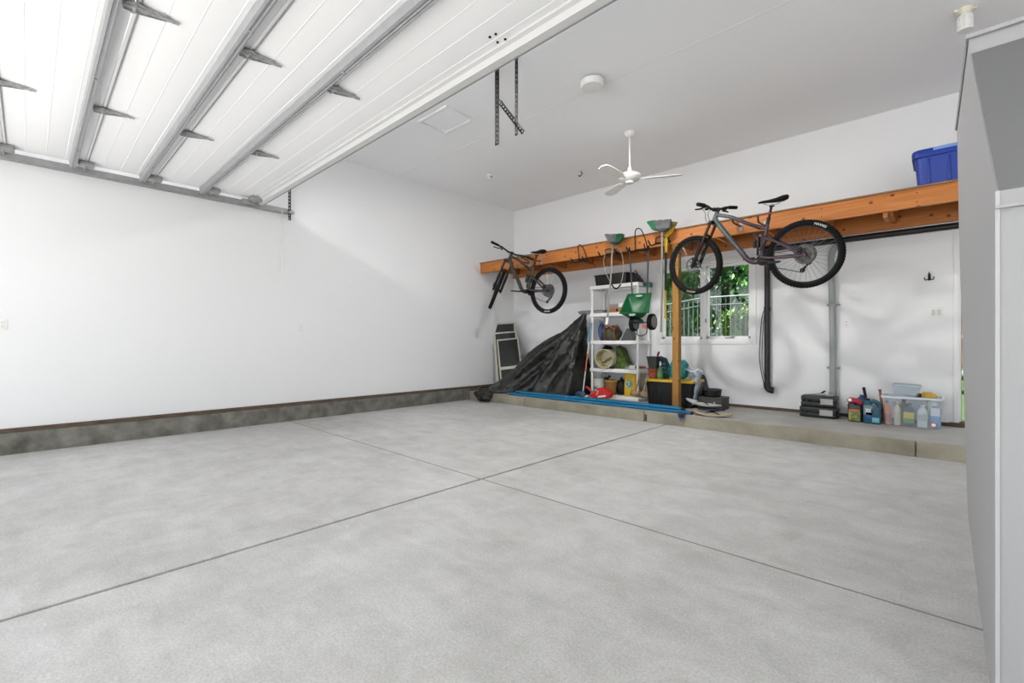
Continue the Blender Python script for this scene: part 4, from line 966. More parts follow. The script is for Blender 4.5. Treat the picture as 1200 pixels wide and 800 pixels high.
# ---- third tier
zt = TZ[2]
BLUE_BAG = mat('navy_nylon', (0.015, 0.06, 0.20), 0.55, var=0.3, vscale=10)
p = PY(695, 398, 6.80)
t = thing('nylon_bag', 'navy blue nylon bag standing at the left of the third shelf tier', 'bag', (SX0 + 0.12, 6.82, zt))
b_ = NB(); blob(b_, (0, 0, 0.15), (0.06, 0.10, 0.17), 0.22, 3, 3, flat=-0.15, seed=2); 
for v in b_.verts: v.co.x += -0.12 * (v.co.z - 0.1) * (1 if v.co.z > 0.1 else 0.2)
obj('bag_body', b_, BLUE_BAG, t, smooth=80)
b_ = NB(); tube(b_, smooth_path([(-0.05, -0.02, 0.30), (-0.03, -0.05, 0.35), (0.01, -0.02, 0.28)], 5), 0.008, 6); obj('drawcord', b_, mat('light_blue_cord', (0.25, 0.40, 0.6), 0.6), t)
CAMO = mat('camouflage_canvas', (0.10, 0.095, 0.055), 0.85, color2=(0.012, 0.014, 0.009), vscale=9)
p = PY(712, 397, 6.76)
t = thing('camo_bag', 'camouflage duffel bag with orange brown piping on the third shelf tier', 'bag', (p.x + 0.06, 6.80, zt))
b_ = NB(); blob(b_, (0, 0, 0.115), (0.175, 0.15, 0.135), 0.12, 3, 4, flat=-0.115, seed=5); obj('bag_body', b_, CAMO, t, smooth=80)
ORP = mat('orange_brown_piping', (0.42, 0.10, 0.035), 0.7)
for sgn in (-1, 1):
    b_ = NB(); q = [(sgn * 0.10 + 0.02 * math.cos(a), -0.158 * math.cos(a) * 0.85, 0.118 + 0.135 * math.sin(a)) for a in [2 * PI * k / 24 for k in range(24)]]
    q = [(x, y, max(z, 0.008)) for x, y, z in q]; tube(b_, q, 0.009, 6, closed=True); obj('piping', b_, ORP, t)
b_ = NB(); tube(b_, smooth_path([(-0.09, -0.10, 0.18), (-0.04, -0.15, 0.24), (0.04, -0.15, 0.24), (0.10, -0.10, 0.19)], 6), 0.011, 8); obj('carry_strap', b_, ORP, t)
p = PY(737, 397, 6.72)
t = thing('dustpan', 'dark grey dustpan standing at the right of the third shelf tier', 'dustpan', (p.x, 6.74, zt))
b_ = NB(); prism(b_, [(-0.13, 0.0), (0.10, 0.0), (0.11, 0.05), (0.02, 0.19), (-0.01, 0.20)], -0.08, 0.10); bmesh.ops.bevel(b_, geom=b_.edges[:], offset=0.01, segments=2, affect='EDGES'); obj('pan', b_, mat('slate_plastic', (0.055, 0.065, 0.065), 0.45), t)
b_ = NB(); tube(b_, [(-0.14, -0.05, 0.01), (-0.03, -0.05, 0.19)], 0.008, 8); obj('pan_edge', b_, mat('pale_grey_edge', (0.62, 0.62, 0.63), 0.6), t)

# ---- fourth tier
zt = TZ[3]
p = PY(711, 431, 6.66)
bkt = thing('plastic_bucket', 'cream plastic bucket lying on its side with wood offcuts inside, fourth tier', 'bucket', (p.x, 6.70, zt))
BW = mat('inside_cream', (0.60, 0.55, 0.34), 0.6, var=0.2, vscale=9)
MB_ = Matrix.Translation((-0.01, -0.05, 0.168)) @ Matrix.Rotation(math.radians(8), 4, 'Z') @ Matrix.Rotation(math.radians(93), 4, 'X')   # axis out of the shelf
b_ = NB(); lathe(b_, [(0.140, -0.21), (0.152, 0.06), (0.160, 0.065), (0.160, 0.09), (0.153, 0.092), (0.147, 0.06), (0.142, -0.13)], 36, MB_); obj('bucket_body', b_, CREAM, bkt)
b_ = NB(); lathe(b_, [(0.1422, -0.128), (0.1467, 0.06), (0.1464, 0.06), (0.1419, -0.1278)], 36, MB_, False, False); obj('bucket_lining', b_, BW, bkt)
b_ = NB(); tube(b_, [MB_ @ Vector((0.165 * math.cos(a), 0.165 * math.sin(a) * 0.3 - 0.02, 0.05 + 0.14 * max(0, math.sin(a)))) for a in [PI * k / 14 for k in range(15)]], 0.004, 6); obj('bail_handle', b_, DSTEEL, bkt)
OFF = mat('wood_offcut', (0.46, 0.34, 0.17), 0.8, color2=(0.28, 0.19, 0.09), vscale=12)
for k, (a, q) in enumerate(((20, -0.05), (60, 0.0), (100, 0.04), (150, -0.06))):
    b_ = NB(); box(b_, (0, 0, 0), (0.028, 0.016, 0.15), 0.003, MB_ @ Matrix.Translation((q, q * 0.7 - 0.03, -0.05)) @ Matrix.Rotation(math.radians(a * 0.15 - 12), 4, 'X') @ Matrix.Rotation(math.radians(a), 4, 'Z'))
    solo('wood_offcut', b_, OFF, 'wood offcut lying inside the cream bucket on the fourth tier', 'wood', group='offcuts in the cream bucket').location = bkt.location
p = PY(698, 431, 6.9)
t = thing('black_bag', 'black bag slumped behind the cream bucket on the fourth tier', 'bag', (SX0 + 0.17, 6.90, zt))
b_ = NB(); blob(b_, (0, 0, 0.18), (0.13, 0.07, 0.20), 0.2, 3, 3, flat=-0.18, seed=8); obj('bag_body', b_, BLACKP, t, smooth=80)
b_ = NB(); tube(b_, smooth_path([(-0.05, -0.03, 0.34), (0, -0.05, 0.385), (0.05, -0.03, 0.34)], 5), 0.008, 6); obj('bag_handle', b_, RUBBER, t)
SPK = mat('speckled_green_fabric', (0.13, 0.21, 0.03), 0.8, color2=(0.006, 0.008, 0.006), vscale=13)
p = PY(726, 431, 6.85)
t = thing('speckled_sack', 'green and black speckled sack sloping right of the cream bucket', 'sack', (p.x + 0.06, 6.88, zt))
b_ = NB(); prism(b_, [(-0.10, 0), (0.17, 0), (0.10, 0.10), (-0.02, 0.34), (-0.09, 0.375), (-0.08, 0.20)], -0.09, 0.10); bmesh.ops.subdivide_edges(b_, edges=b_.edges[:], cuts=3, use_grid_fill=True)
for v in b_.verts: v.co += Vector((1, 1, 1)) * 0 + noise.noise_vector(v.co * 9) * 0.012 if v.co.z > 0.01 else Vector()
obj('sack_body', b_, SPK, t, smooth=60)
b_ = NB(); tube(b_, smooth_path([(-0.09, -0.02, 0.36), (-0.06, -0.03, 0.376), (-0.02, -0.02, 0.36)], 4), 0.012, 6); obj('sack_tie', b_, BLACKP, t)
sm = [('pruning_shears', 'dark pruning shears lying on the fourth tier right of the sack', 'shears', 741, BLACKM, (0.20, 0.10, 0.03)), ('hand_tool', 'red handled hand tool lying at the right end of the fourth tier', 'tool', 747.0, mat('dull_red_plastic', (0.40, 0.07, 0.04), 0.5), (0.18, 0.06, 0.03))]
p = PY(739, 430, 6.7)
t = thing('pruning_shears', 'dark pruning shears lying on the fourth tier right of the sack', 'shears', (p.x, 6.70, zt))
for s in (-1, 1):
    b_ = NB(); tube(b_, smooth_path([(0, 0, 0.012), (0.06, s * 0.02, 0.02), (0.13, s * 0.05, 0.025)], 5), 0.010, 8); obj('handle', b_, BLACKP, t)
    b_ = NB(); prism(b_, [(0.0, 0.006), (-0.03, 0.03), (-0.10, 0.01), (-0.03, 0.002)], s * 0.003 - 0.003, s * 0.003 + 0.003); obj('shear_blade', b_, STEEL, t)
p = PY(754, 430, 6.8)
t = thing('hand_trowel', 'red brown handled trowel at the right end of the fourth tier', 'trowel', (SX1 - 0.09, 6.86, zt))
b_ = NB(); tube(b_, smooth_path([(0.07, 0, 0.03), (0.02, 0, 0.035), (-0.04, 0, 0.03)], 5), 0.017, 10); obj('handle', b_, mat('dull_red_plastic', (0.40, 0.07, 0.04), 0.5), t)
b_ = NB(); prism(b_, [(-0.05, 0.025), (-0.13, 0.035), (-0.22, 0.012), (-0.13, 0.02)], -0.035, 0.035); obj('trowel_blade', b_, DSTEEL, t)
p = PY(748, 430, 6.66)
t = thing('paint_tin', 'small black and white tin lying on the fourth tier by the front post', 'tin', (p.x - 0.09, 6.66, zt + 0.036))
b_ = NB(); tube(b_, [(-0.05, 0, 0), (0.05, 0, 0)], 0.035, 16); obj('tin_body', b_, WPLAS, t)
b_ = NB(); tube(b_, [(0.05, 0, 0), (0.06, 0, 0)], 0.032, 16); obj('tin_lid', b_, BLACKP, t)

# ---- on the bottom tier and the step in front of it
zt = TZ[4]
p = PY(701, 455, 6.72)
t = thing('paint_pail', 'white paint pail with a teal splash on the lowest shelf tier', 'pail', (X_at(702, 6.76), 6.76, zt))
b_ = NB(); lathe(b_, [(0.095, 0.0), (0.105, 0.235), (0.108, 0.24), (0.108, 0.255), (0.10, 0.257), (0.098, 0.24)], 28); obj('pail_body', b_, mat('off_white_pail', (0.66, 0.68, 0.60), 0.5), t)
b_ = NB(); q = []
for k in range(10):
    a = math.radians(215 + 8 * k); q.append((a, 0.06 + 0.05 * abs(math.sin(k * 0.9)) + 0.03))
lo_ = [(0.1005 * math.cos(a), 0.1005 * math.sin(a), 0.02) for a, _ in q]; hi_ = [(0.1045 * math.cos(a), 0.1045 * math.sin(a), z) for a, z in q]
loft(b_, [lo_, hi_], False, False, closed_ring=False); obj('teal_splash', b_, mat('teal_paint', (0.02, 0.25, 0.30), 0.5), t)
b_ = NB(); tube(b_, [(0.112 * math.cos(a), 0.05 * 0 + 0.112 * math.sin(a) * 0.25, 0.235 + 0.08 * math.sin(a)) for a in [PI * k / 12 for k in range(13)]], 0.003, 6); obj('bail_handle', b_, DSTEEL, t)
TAN = mat('tan_plastic', (0.28, 0.14, 0.035), 0.55)
t = thing('tan_bucket', 'tan bucket with a yellow rim standing right of the white pail', 'bucket', (X_at(716.5, 6.74), 6.74, zt))
b_ = NB(); lathe(b_, [(0.075, 0.0), (0.105, 0.22), (0.098, 0.22), (0.07, 0.008)], 24); obj('bucket_body', b_, TAN, t)
b_ = NB(); lathe(b_, [(0.105, 0.215), (0.118, 0.22), (0.118, 0.24), (0.108, 0.243), (0.103, 0.22)], 24, None, False, False); obj('rim', b_, mat('mustard_plastic', (0.46, 0.26, 0.03), 0.5), t)
t = thing('garden_glove', 'dark crumpled glove lying over the rims of pail and bucket', 'glove', (X_at(709, 6.7), 6.74, zt + 0.25))
b_ = NB(); blob(b_, (0, 0, 0.015), (0.05, 0.05, 0.022), 0.3, 4, 3, seed=3); obj('glove_palm', b_, GREEND, t, smooth=80)
for k in range(4):
    b_ = NB(); tube(b_, smooth_path([(0.02 + 0.01 * k, 0.02 - 0.015 * k, 0.02), (0.06 + 0.005 * k, 0.0 - 0.015 * k, 0.04), (0.085, -0.01 - 0.015 * k, 0.05 + 0.008 * k)], 4), 0.010, 6); obj('glove_finger', b_, GREEND, t)
t = thing('black_sack', 'black plastic sack slumped between the tan bucket and yellow bag', 'sack', (X_at(727.5, 6.80), 6.82, zt))
b_ = NB(); blob(b_, (0, 0, 0.12), (0.10, 0.09, 0.14), 0.25, 3, 3, flat=-0.12, seed=11); obj('sack_body', b_, BLACKP, t, smooth=80)
b_ = NB(); blob(b_, (0, 0, 0.265), (0.025, 0.025, 0.03), 0.3, 4, 2, seed=12); obj('sack_knot', b_, BLACKP, t, smooth=80)
YB_ = mat('yellow_bag', (0.66, 0.44, 0.012), 0.5, var=0.08, vscale=9)
yb = thing('yellow_bag', 'yellow bag with a grey top and a round teal emblem by the front shelf post', 'bag', (X_at(737.5, 6.70), 6.745, zt))
wB = X_at(745, 6.68) - X_at(731, 6.68)
def pillow(b_, w, d, z0, z1, wt=1.0, dt=0.4):
    rings = []
    for k in range(9):
        f = k / 8; s = 1 - (1 - wt) * f; dd = d * (1 - (1 - dt) * f ** 2) * (0.75 + 0.25 * math.sin(PI * min(1, f * 1.2 + 0.15)))
        rings.append([(x * s, y * dd / d, z0 + (z1 - z0) * f) for x, y, _ in rrect(w, d, d * 0.42, 0)])
    loft(b_, rings)
b_ = NB(); pillow(b_, wB, 0.12, 0, 0.37, 1.0, 0.75); obj('bag_body', b_, YB_, yb, smooth=60)
b_ = NB(); pillow(b_, wB * 0.98, 0.085, 0.37, 0.485, 1.0, 0.2); obj('bag_top', b_, mat('slate_film', (0.20, 0.21, 0.22), 0.45), yb, smooth=60)
b_ = NB(); n = 28; yf = -0.064
f = [(0.002 + 0.055 * math.cos(2 * PI * k / n), yf, 0.20 + 0.07 * math.sin(2 * PI * k / n)) for k in range(n)]; loft(b_, [f, [(x, yf - 0.003, z) for x, y, z in f]]); em = obj('emblem', b_, mat('teal_emblem', (0.01, 0.19, 0.22), 0.5), yb)
b_ = NB(); tube(b_, [(0.002 + 0.047 * math.cos(2 * PI * k / n), yf - 0.004, 0.20 + 0.06 * math.sin(2 * PI * k / n)) for k in range(n)], 0.0035, 5, closed=True)
tube(b_, smooth_path([(0.02, yf - 0.004, 0.235), (-0.012, yf - 0.004, 0.225), (0.015, yf - 0.004, 0.20), (-0.015, yf - 0.004, 0.17)], 5), 0.006, 5); obj('emblem_mark', b_, WHITEINK, em)

# red saw-like tool, standing on the step
RED = mat('red_plastic', (0.55, 0.022, 0.018), 0.45)
p = PZ(703, 468, ZS); Yr = 6.40
t = thing('red_hand_tool', 'red plastic power tool lying in front of the shelf by the blue poles', 'tool', (X_at(703, Yr), Yr, ZS))
def w(px, py, dy=0): q = PY(px, py, Yr + dy); return Vector((q.x - X_at(703, Yr), dy, q.z - ZS))
b_ = NB(); q = [w(*a) for a in ((699, 454.5), (709, 453.5), (715.5, 458.5), (718, 462), (715, 466.5), (699, 466.8), (691.5, 463.5), (694.5, 460.5), (698.5, 460))]
loft(b_, [[v + Vector((0, -0.055, 0)) for v in q], [v + Vector((0, 0.055, 0)) for v in q]]); bmesh.ops.bevel(b_, geom=b_.edges[:], offset=0.014, segments=2, affect='EDGES'); obj('tool_body', b_, RED, t)
b_ = NB(); tube(b_, smooth_path([w(699, 462), w(693.5, 459), w(689, 454), w(687, 453.5)], 5), 0.018, 10); tl = obj('tool_handle', b_, RED, t)
b_ = NB(); tube(b_, [w(697, 456.5, -0.05), w(701.5, 458.5, -0.05), w(699, 462.5, -0.05)], 0.014, 8); obj('grip', b_, mat('pale_beige', (0.62, 0.55, 0.45), 0.6), t)
b_ = NB(); q = [w(703, 463.5), w(712, 462.5), w(712, 464.5), w(703, 465.5)]; loft(b_, [[v + Vector((0, -0.058, 0)) for v in q], [v + Vector((0, -0.0555, 0)) for v in q]]); obj('label', b_, WHITEINK, t)
b_ = NB(); tube(b_, [w(690, 464, -0.02), w(684, 465.5, -0.03)], [0.022, 0.03], 10); obj('nozzle', b_, mat('pale_beige', (0.62, 0.55, 0.45), 0.6), t)
Yq = 6.36
p = PY(683, 462, Yq); t = thing('blue_bundle', 'small dark blue bundle lying left of the red tool', 'bundle', (p.x - 0.05, Yq, ZS))
b_ = NB(); blob(b_, (0, 0, 0.06), (0.10, 0.07, 0.065), 0.3, 4, 3, flat=-0.058, seed=21); obj('bundle_body', b_, mat('dusty_blue', (0.04, 0.10, 0.19), 0.7, var=0.4, vscale=12), t, smooth=80)
b_ = NB(); tube(b_, smooth_path([(-0.06, -0.05, 0.06), (0, -0.072, 0.07), (0.06, -0.05, 0.07)], 5), 0.006, 6); obj('tie', b_, BLACKP, t)

# red and white pole leaning on the shelf post
pA, pB = PY(682.5, 461, 6.45), PY(693, 378, 6.57)
pA.z = ZS + 0.015
t = thing('leaning_pole', 'slim white pole with a red sleeve leaning on the left shelf post', 'pole', pA)
d = pB - pA
b_ = NB(); tube(b_, [(0, 0, 0), d], 0.011, 10); obj('pole_shaft', b_, mat('white_enamel', (0.68, 0.68, 0.66), 0.4), t)
b_ = NB(); tube(b_, [d * 0.34, d * 0.58], 0.0135, 10); obj('pole_sleeve', b_, mat('faded_red', (0.50, 0.12, 0.07), 0.5), t)
b_ = NB(); tube(b_, [d * 0.74, d * 1.0], 0.0135, 10); obj('pole_grip', b_, mat('mid_blue_grip', (0.10, 0.28, 0.50), 0.5), t)

# two wooden mallets
MAL = mat('pale_mallet_wood', (0.33, 0.22, 0.10), 0.65, color2=(0.20, 0.12, 0.05), vscale=9)
def mallet(px0, py0, px1, py1, Y, tilt, label):
    a = PY(px0, py0, Y); c = PY(px1, py1, Y + 0.10); a.z = max(a.z, ZS + 0.055)
    t = thing('wooden_mallet', label, 'mallet', a)
    dd = c - a
    b_ = NB(); tube(b_, [Vector((0, 0, 0)), dd], [0.012, 0.015], 10); obj('handle', b_, MAL, t)
    ax_ = Vector((math.cos(tilt), math.sin(tilt), 0)) - dd.normalized() * Vector((math.cos(tilt), math.sin(tilt), 0)).dot(dd.normalized()); ax_.normalize()
    b_ = NB(); tube(b_, [-ax_ * 0.065, -ax_ * 0.06, ax_ * 0.06, ax_ * 0.065], [0.04, 0.045, 0.045, 0.04], 16); obj('mallet_head', b_, MAL, t)
    b_ = NB()
    for q in (-0.05, 0.05): tube(b_, [ax_ * (q - 0.006), ax_ * (q + 0.006)], 0.0462, 16)
    obj('head_band', b_, mat('brown_band', (0.16, 0.09, 0.04), 0.6), t)
mallet(744, 461, 751, 437, 6.38, 0.2, 'wooden mallet leaning nearest the yellow bag')
mallet(752.5, 462, 758, 444, 6.26, -0.9, 'wooden mallet leaning nearest the black tote')

# ------------------------------------------------------------------ black tote with yellow lid and what stands on it
tx0, tx1 = X_at(755, 6.40), X_at(812, 6.40)
tw = tx1 - tx0; tcx = (tx0 + tx1) / 2; tcy = 6.62; th = 0.375
t = thing('storage_tote', 'black storage tote with a yellow lid behind the wooden post', 'tote', (tcx, tcy, ZS))
b_ = NB(); tub(b_, tw * 0.90, 0.38, th, tw * 0.97, 0.43, 0.006, 0.04); obj('tote_body', b_, BLACKP, t)
b_ = NB()
for k in range(5):
    if k != 2: box(b_, (-tw * 0.36 + tw * 0.18 * k, -0.20, 0.16), (0.03, 0.02, 0.28), 0.006)
obj('ribs', b_, BLACKP, t)
b_ = NB(); lid(b_, tw, 0.46, th + 0.012, 0.03); ld = obj('lid', b_, YEL, t)
for s in (-1, 1):
    b_ = NB(); box(b_, (s * tw * 0.497, 0, th - 0.02), (0.03, 0.10, 0.05), 0.008); obj('latch', b_, YEL, ld)
ZL = ZS + th + 0.0195
TERRA = mat('terracotta', (0.34, 0.085, 0.03), 0.8, var=0.2, vscale=10)
def pot(name, label, x, y, z, r0, r1, h, m, rimh=0.03, group=None):
    t = thing(name, label, 'pot', (x, y, z), group=group)
    b_ = NB(); lathe(b_, [(r0, 0), (r1, h - rimh), (r1 - 0.006, h - rimh), (r0 - 0.006, 0.006)], 24); obj('pot_body', b_, m, t)
    b_ = NB(); lathe(b_, [(r1 - 0.003, h - rimh - 0.004), (r1 + 0.008, h - rimh), (r1 + 0.010, h), (r1 - 0.002, h), (r1 - 0.006, h - rimh)], 24, None, False, False); obj('pot_rim', b_, m, t)
    return t
xp, yp = X_at(765.5, 6.52), 6.52
pot('flower_pot', 'lowest terracotta pot of the stack on the yellow tote lid', xp, yp, ZL, 0.062, 0.075, 0.075, TERRA, 0.03)
pot('flower_pot', 'upper terracotta pot stacked under the dark square planter', xp, yp, ZL + 0.0755, 0.062, 0.075, 0.075, TERRA, 0.03)
t = thing('planter', 'dark grey tapered planter standing on the terracotta pots', 'planter', (xp + 0.01, yp, ZL + 0.151))
b_ = NB(); tub(b_, 0.12, 0.12, 0.175, 0.17, 0.17, 0.005, 0.02); obj('planter_body', b_, mat('slate_planter', (0.045, 0.048, 0.045), 0.6, var=0.3, vscale=12), t)
b_ = NB(); tube(b_, rrect(0.172, 0.172, 0.02, 0.172), 0.007, 6, closed=True); obj('planter_rim', b_, BLK_BIN, t)
t = thing('garden_fork', 'dark red handle sticking up out of the grey planter', 'tool', (xp + 0.01, yp, ZL + 0.16))
b_ = NB(); tube(b_, [(0.02, 0, 0.0), (0.055, 0, 0.16)], 0.006, 8); obj('tool_shaft', b_, DSTEEL, t)
b_ = NB(); tube(b_, [(0.053, 0, 0.155), (0.068, 0, 0.20), (0.085, 0, 0.245)], [0.012, 0.018, 0.015], 10); obj('handle', b_, mat('wine_red', (0.22, 0.02, 0.035), 0.5), t)
t = thing('spray_bottle', 'pale green bottle standing on the tote lid beside the pots', 'bottle', (X_at(774.5, 6.52), 6.50, ZL))
b_ = NB(); lathe(b_, [(0.040, 0), (0.044, 0.01), (0.044, 0.12), (0.03, 0.155), (0.015, 0.18), (0.015, 0.20)], 20); obj('bottle_body', b_, mat('pale_green_plastic', (0.10, 0.19, 0.12), 0.35), t)
b_ = NB(); lathe(b_, [(0.017, 0.198), (0.017, 0.225), (0.008, 0.26)], 14); obj('nozzle', b_, WPLAS, t)
b_ = NB(); lathe(b_, [(0.0445, 0.035), (0.0445, 0.10)], 20, None, False, False); obj('label', b_, mat('green_label', (0.10, 0.32, 0.08), 0.6), t)
TEALB = mat('teal_bag_fabric', (0.006, 0.25, 0.26), 0.6, var=0.35, vscale=8)
DTEAL = mat('dark_teal_fabric', (0.01, 0.07, 0.095), 0.6, var=0.4, vscale=20)
def fbag(name, label, cat, x, y, z, w, d, h, m, seed, lean=0.0, amp=0.10):
    t = thing(name, label, cat, (x, y, z)); b_ = NB()
    blob(b_, (0, 0, h * 0.5), (w / 2, d / 2, h * 0.56), amp * 2, 3, 4, flat=-h * 0.5, seed=seed)
    for v in b_.verts: v.co.x += lean * v.co.z
    obj('bag_body', b_, m, t, smooth=80); return t
t = fbag('fabric_bag', 'dark teal patterned bag left of the bright teal bag', 'bag', X_at(780.5, 6.62), 6.62, ZL, 0.17, 0.16, 0.30, DTEAL, 31, -0.15)
b_ = NB(); tube(b_, smooth_path([(-0.11, -0.03, 0.28), (-0.06, -0.06, 0.33), (0.01, -0.03, 0.29)], 5), 0.010, 6); obj('bag_handle', b_, DTEAL, t)
b_ = NB()
for k in range(3): tube(b_, smooth_path([(-0.085, -0.05, 0.10 + 0.06 * k), (-0.04, -0.085, 0.105 + 0.06 * k), (0.02, -0.075, 0.10 + 0.06 * k)], 4), 0.006, 5)
obj('bag_stripes', b_, mat('pale_blue_stripe', (0.30, 0.42, 0.46), 0.6), t)
t = fbag('teal_bag', 'bright teal bag standing on the tote lid behind the wooden post', 'bag', X_at(794.5, 6.56), 6.60, ZL, 0.30, 0.20, 0.275, TEALB, 33, 0.0)
b_ = NB(); tube(b_, smooth_path([(-0.08, -0.06, 0.27), (-0.03, -0.10, 0.31), (0.03, -0.09, 0.30), (0.07, -0.05, 0.25)], 5), 0.008, 6); obj('bag_handle', b_, TEALB, t)
b_ = NB(); tube(b_, smooth_path([(-0.125, -0.06, 0.05), (-0.125, -0.075, 0.16), (-0.09, -0.07, 0.24)], 5), 0.006, 6); obj('bag_seam', b_, TEAL, t)

# clear plastic sheet and dark cloth right of the tote
CLEARB = mat('milky_plastic_film', (0.55, 0.62, 0.70), 0.22, color2=(0.30, 0.36, 0.44), vscale=22, alpha=0.72)
Yc = 6.52
o0 = PY(812, 472, Yc); o0.z = ZS
t = thing('plastic_film', 'crumpled clear plastic film draped from the tote lid to the step', 'film', o0)
rows = [((800, 431), (812, 429)), ((804, 434), (821, 432.5)), ((806.5, 440), (823, 436)), ((809, 446), (822, 443)), ((810.5, 453), (821, 452)), ((810.5, 462), (818, 461)), ((809, 474), (816, 474))]
b_ = NB(); G_ = []
nr, nc = 40, 14
for i in range(nr + 1):
    f = i / nr * (len(rows) - 1); k = min(int(f), len(rows) - 2); g_ = f - k; row = []
    for j in range(nc + 1):
        h_ = j / nc
        def L_(a, c, q): return a + (c - a) * q
        ax0, ay0 = L_(rows[k][0][0], rows[k + 1][0][0], g_), L_(rows[k][0][1], rows[k + 1][0][1], g_); ax1, ay1 = L_(rows[k][1][0], rows[k + 1][1][0], g_), L_(rows[k][1][1], rows[k + 1][1][1], g_)
        v = PY(L_(ax0, ax1, h_), L_(ay0, ay1, h_), Yc + 0.03 - 0.10 * math.sin(PI * h_) + 0.05 * (1 - i / nr)) - o0
        v += Vector((0, 0.035 * noise.noise(v * 14) , 0.012 * noise.noise(v * 20 + Vector((3, 0, 0)))))
        v.z = max(v.z, 0.004); row.append(b_.verts.new(v))
    G_.append(row)
for i in range(nr):
    for j in range(nc): b_.faces.new((G_[i][j], G_[i][j + 1], G_[i + 1][j + 1], G_[i + 1][j]))
fo_ = obj('film_sheet', b_, CLEARB, t, smooth=80)
b_ = NB(); tube(b_, [G_p for G_p in smooth_path([PY(803, 432, Yc + 0.02) - o0, PY(812, 435.5, Yc - 0.04) - o0, PY(818, 433, Yc) - o0, PY(823, 435.5, Yc) - o0], 5)], 0.012, 6); obj('film_fold', b_, mat('pale_film_fold', (0.70, 0.76, 0.82), 0.3), t)
CLOTH = mat('dark_grey_cloth', (0.055, 0.058, 0.065), 0.9, var=0.4, vscale=30)
t = thing('dark_cloth', 'dark grey cloth slumped against the wall right of the plastic film', 'cloth', (X_at(820, 6.90), 6.945, ZS))
b_ = NB(); prism(b_, [(-0.12, 0), (0.17, 0), (0.14, 0.10), (0.05, 0.32), (0.01, 0.44), (-0.08, 0.46), (-0.12, 0.40)], -0.065, 0.105); bmesh.ops.subdivide_edges(b_, edges=b_.edges[:], cuts=4, use_grid_fill=True)
for v in b_.verts:
    if v.co.z > 0.01: v.co += noise.noise_vector(v.co * 7) * 0.02
obj('cloth_body', b_, CLOTH, t, smooth=70)
b_ = NB(); tube(b_, smooth_path([(-0.08, -0.07, 0.44), (-0.02, -0.078, 0.43), (0.03, -0.075, 0.36), (0.09, -0.07, 0.21), (0.14, -0.068, 0.06)], 5), 0.010, 6); obj('cloth_hem', b_, mat('mid_grey_hem', (0.16, 0.165, 0.175), 0.9), t)

GBOX = mat('grey_brown_box', (0.075, 0.072, 0.062), 0.75, var=0.3, vscale=16, bump=0.3, bscale=40)
gx0, gx1 = X_at(817, 6.55), X_at(846, 6.55)
t = thing('grey_case', 'flat grey case on the step under the round black pan', 'case', ((gx0 + gx1) / 2, 6.70, ZS))
b_ = NB(); box2(b_, (-(gx1 - gx0) / 2, -0.15, 0), ((gx1 - gx0) / 2, 0.15, 0.155), 0.014); obj('case_body', b_, GBOX, t)
b_ = NB(); box2(b_, (-(gx1 - gx0) / 2 - 0.004, -0.154, 0.135), ((gx1 - gx0) / 2 + 0.004, 0.154, 0.168), 0.010); obj('case_lid', b_, GBOX, t)
b_ = NB(); box(b_, (0.07, -0.156, 0.095), (0.022, 0.008, 0.03), 0.003); obj('clasp', b_, CHROME, t)
t = thing('round_pan', 'round black pan resting on the flat grey case', 'pan', (X_at(834, 6.66), 6.68, ZS + 0.169))
b_ = NB(); lathe(b_, [(0.10, 0), (0.115, 0.01), (0.125, 0.10), (0.12, 0.10), (0.11, 0.014)], 32); obj('pan_body', b_, BLACKP, t)
b_ = NB(); tube(b_, circ(0.124, 0.10, 32), 0.007, 6, closed=True); obj('pan_rim', b_, DGREY, t)

# ------------------------------------------------------------------ blue poles, boards at their end
POLE = mat('cyan_blue_pole', (0.005, 0.165, 0.33), 0.4, var=0.25, vscale=2)
plc = [((600, 462.5), (796, 473.5), 0.0), ((606, 463.5), (804, 477), 0.0), ((612, 464), (798, 470), 0.06), ((640, 465), (800, 474), 0.03)]
xa = X_at(600, 6.0); xb = X_at(802, 5.95)
lay = [(5.905, 0.022, 0.0, 0.10, 'lying nearest the step edge'), (5.952, 0.022, -0.25, 0.0, 'second from the step edge'), (5.999, 0.022, -0.05, -0.12, 'third from the step edge'), (6.046, 0.022, -0.45, -0.06, 'furthest from the step edge on the ground'), (5.9285, 0.0605, -0.3, -0.03, 'resting on top of the front pair'), (5.976, 0.0605, -0.12, -0.08, 'resting on top of the rear pair')]
for yy, zz, da, db, wh in lay:
    r_ = 0.0215
    t = thing('blue_pole', 'long blue pole ' + wh, 'pole', (xa - da * 0.0, yy, ZS + zz))
    L_ = xb - xa + db
    b_ = NB(); tube(b_, [(-da if da < 0 else 0, 0, 0), (L_, 0, 0)], r_ if zz < 0.03 else r_ * 0.97, 14); obj('pole_shaft', b_, POLE, t)
    b_ = NB(); tube(b_, [(L_ - 0.001, 0, 0), (L_ + 0.03, 0, 0)], r_ * 0.9, 14); obj('end_cap', b_, BLACKP, t)
    b_ = NB(); xj = L_ * 0.5 + da; tube(b_, [(xj - 0.04, 0, 0), (xj + 0.04, 0, 0)], r_ * 1.0 + 0.0012, 14); obj('joint_collar', b_, mat('pale_blue_collar', (0.03, 0.20, 0.40), 0.4), t)
t = thing('pole_end_wheel', 'small navy blue round wheel at the right end of the blue poles', 'wheel', PY(798.5, 486, 5.77))  # plain wheel-like disc on an axle, not a hose reel
t.location.z = 0.152 - 0.055 if False else PY(798.5, 486, 5.77).z
b_ = NB(); M = Matrix.Rotation(math.radians(25), 4, 'Z') @ Matrix.Rotation(PI / 2, 4, 'X')
lathe(b_, [(0.02, -0.025), (0.042, -0.022), (0.046, 0), (0.042, 0.022), (0.02, 0.025)], 24, M); obj('wheel_body', b_, mat('navy_plastic', (0.012, 0.03, 0.11), 0.35), t)
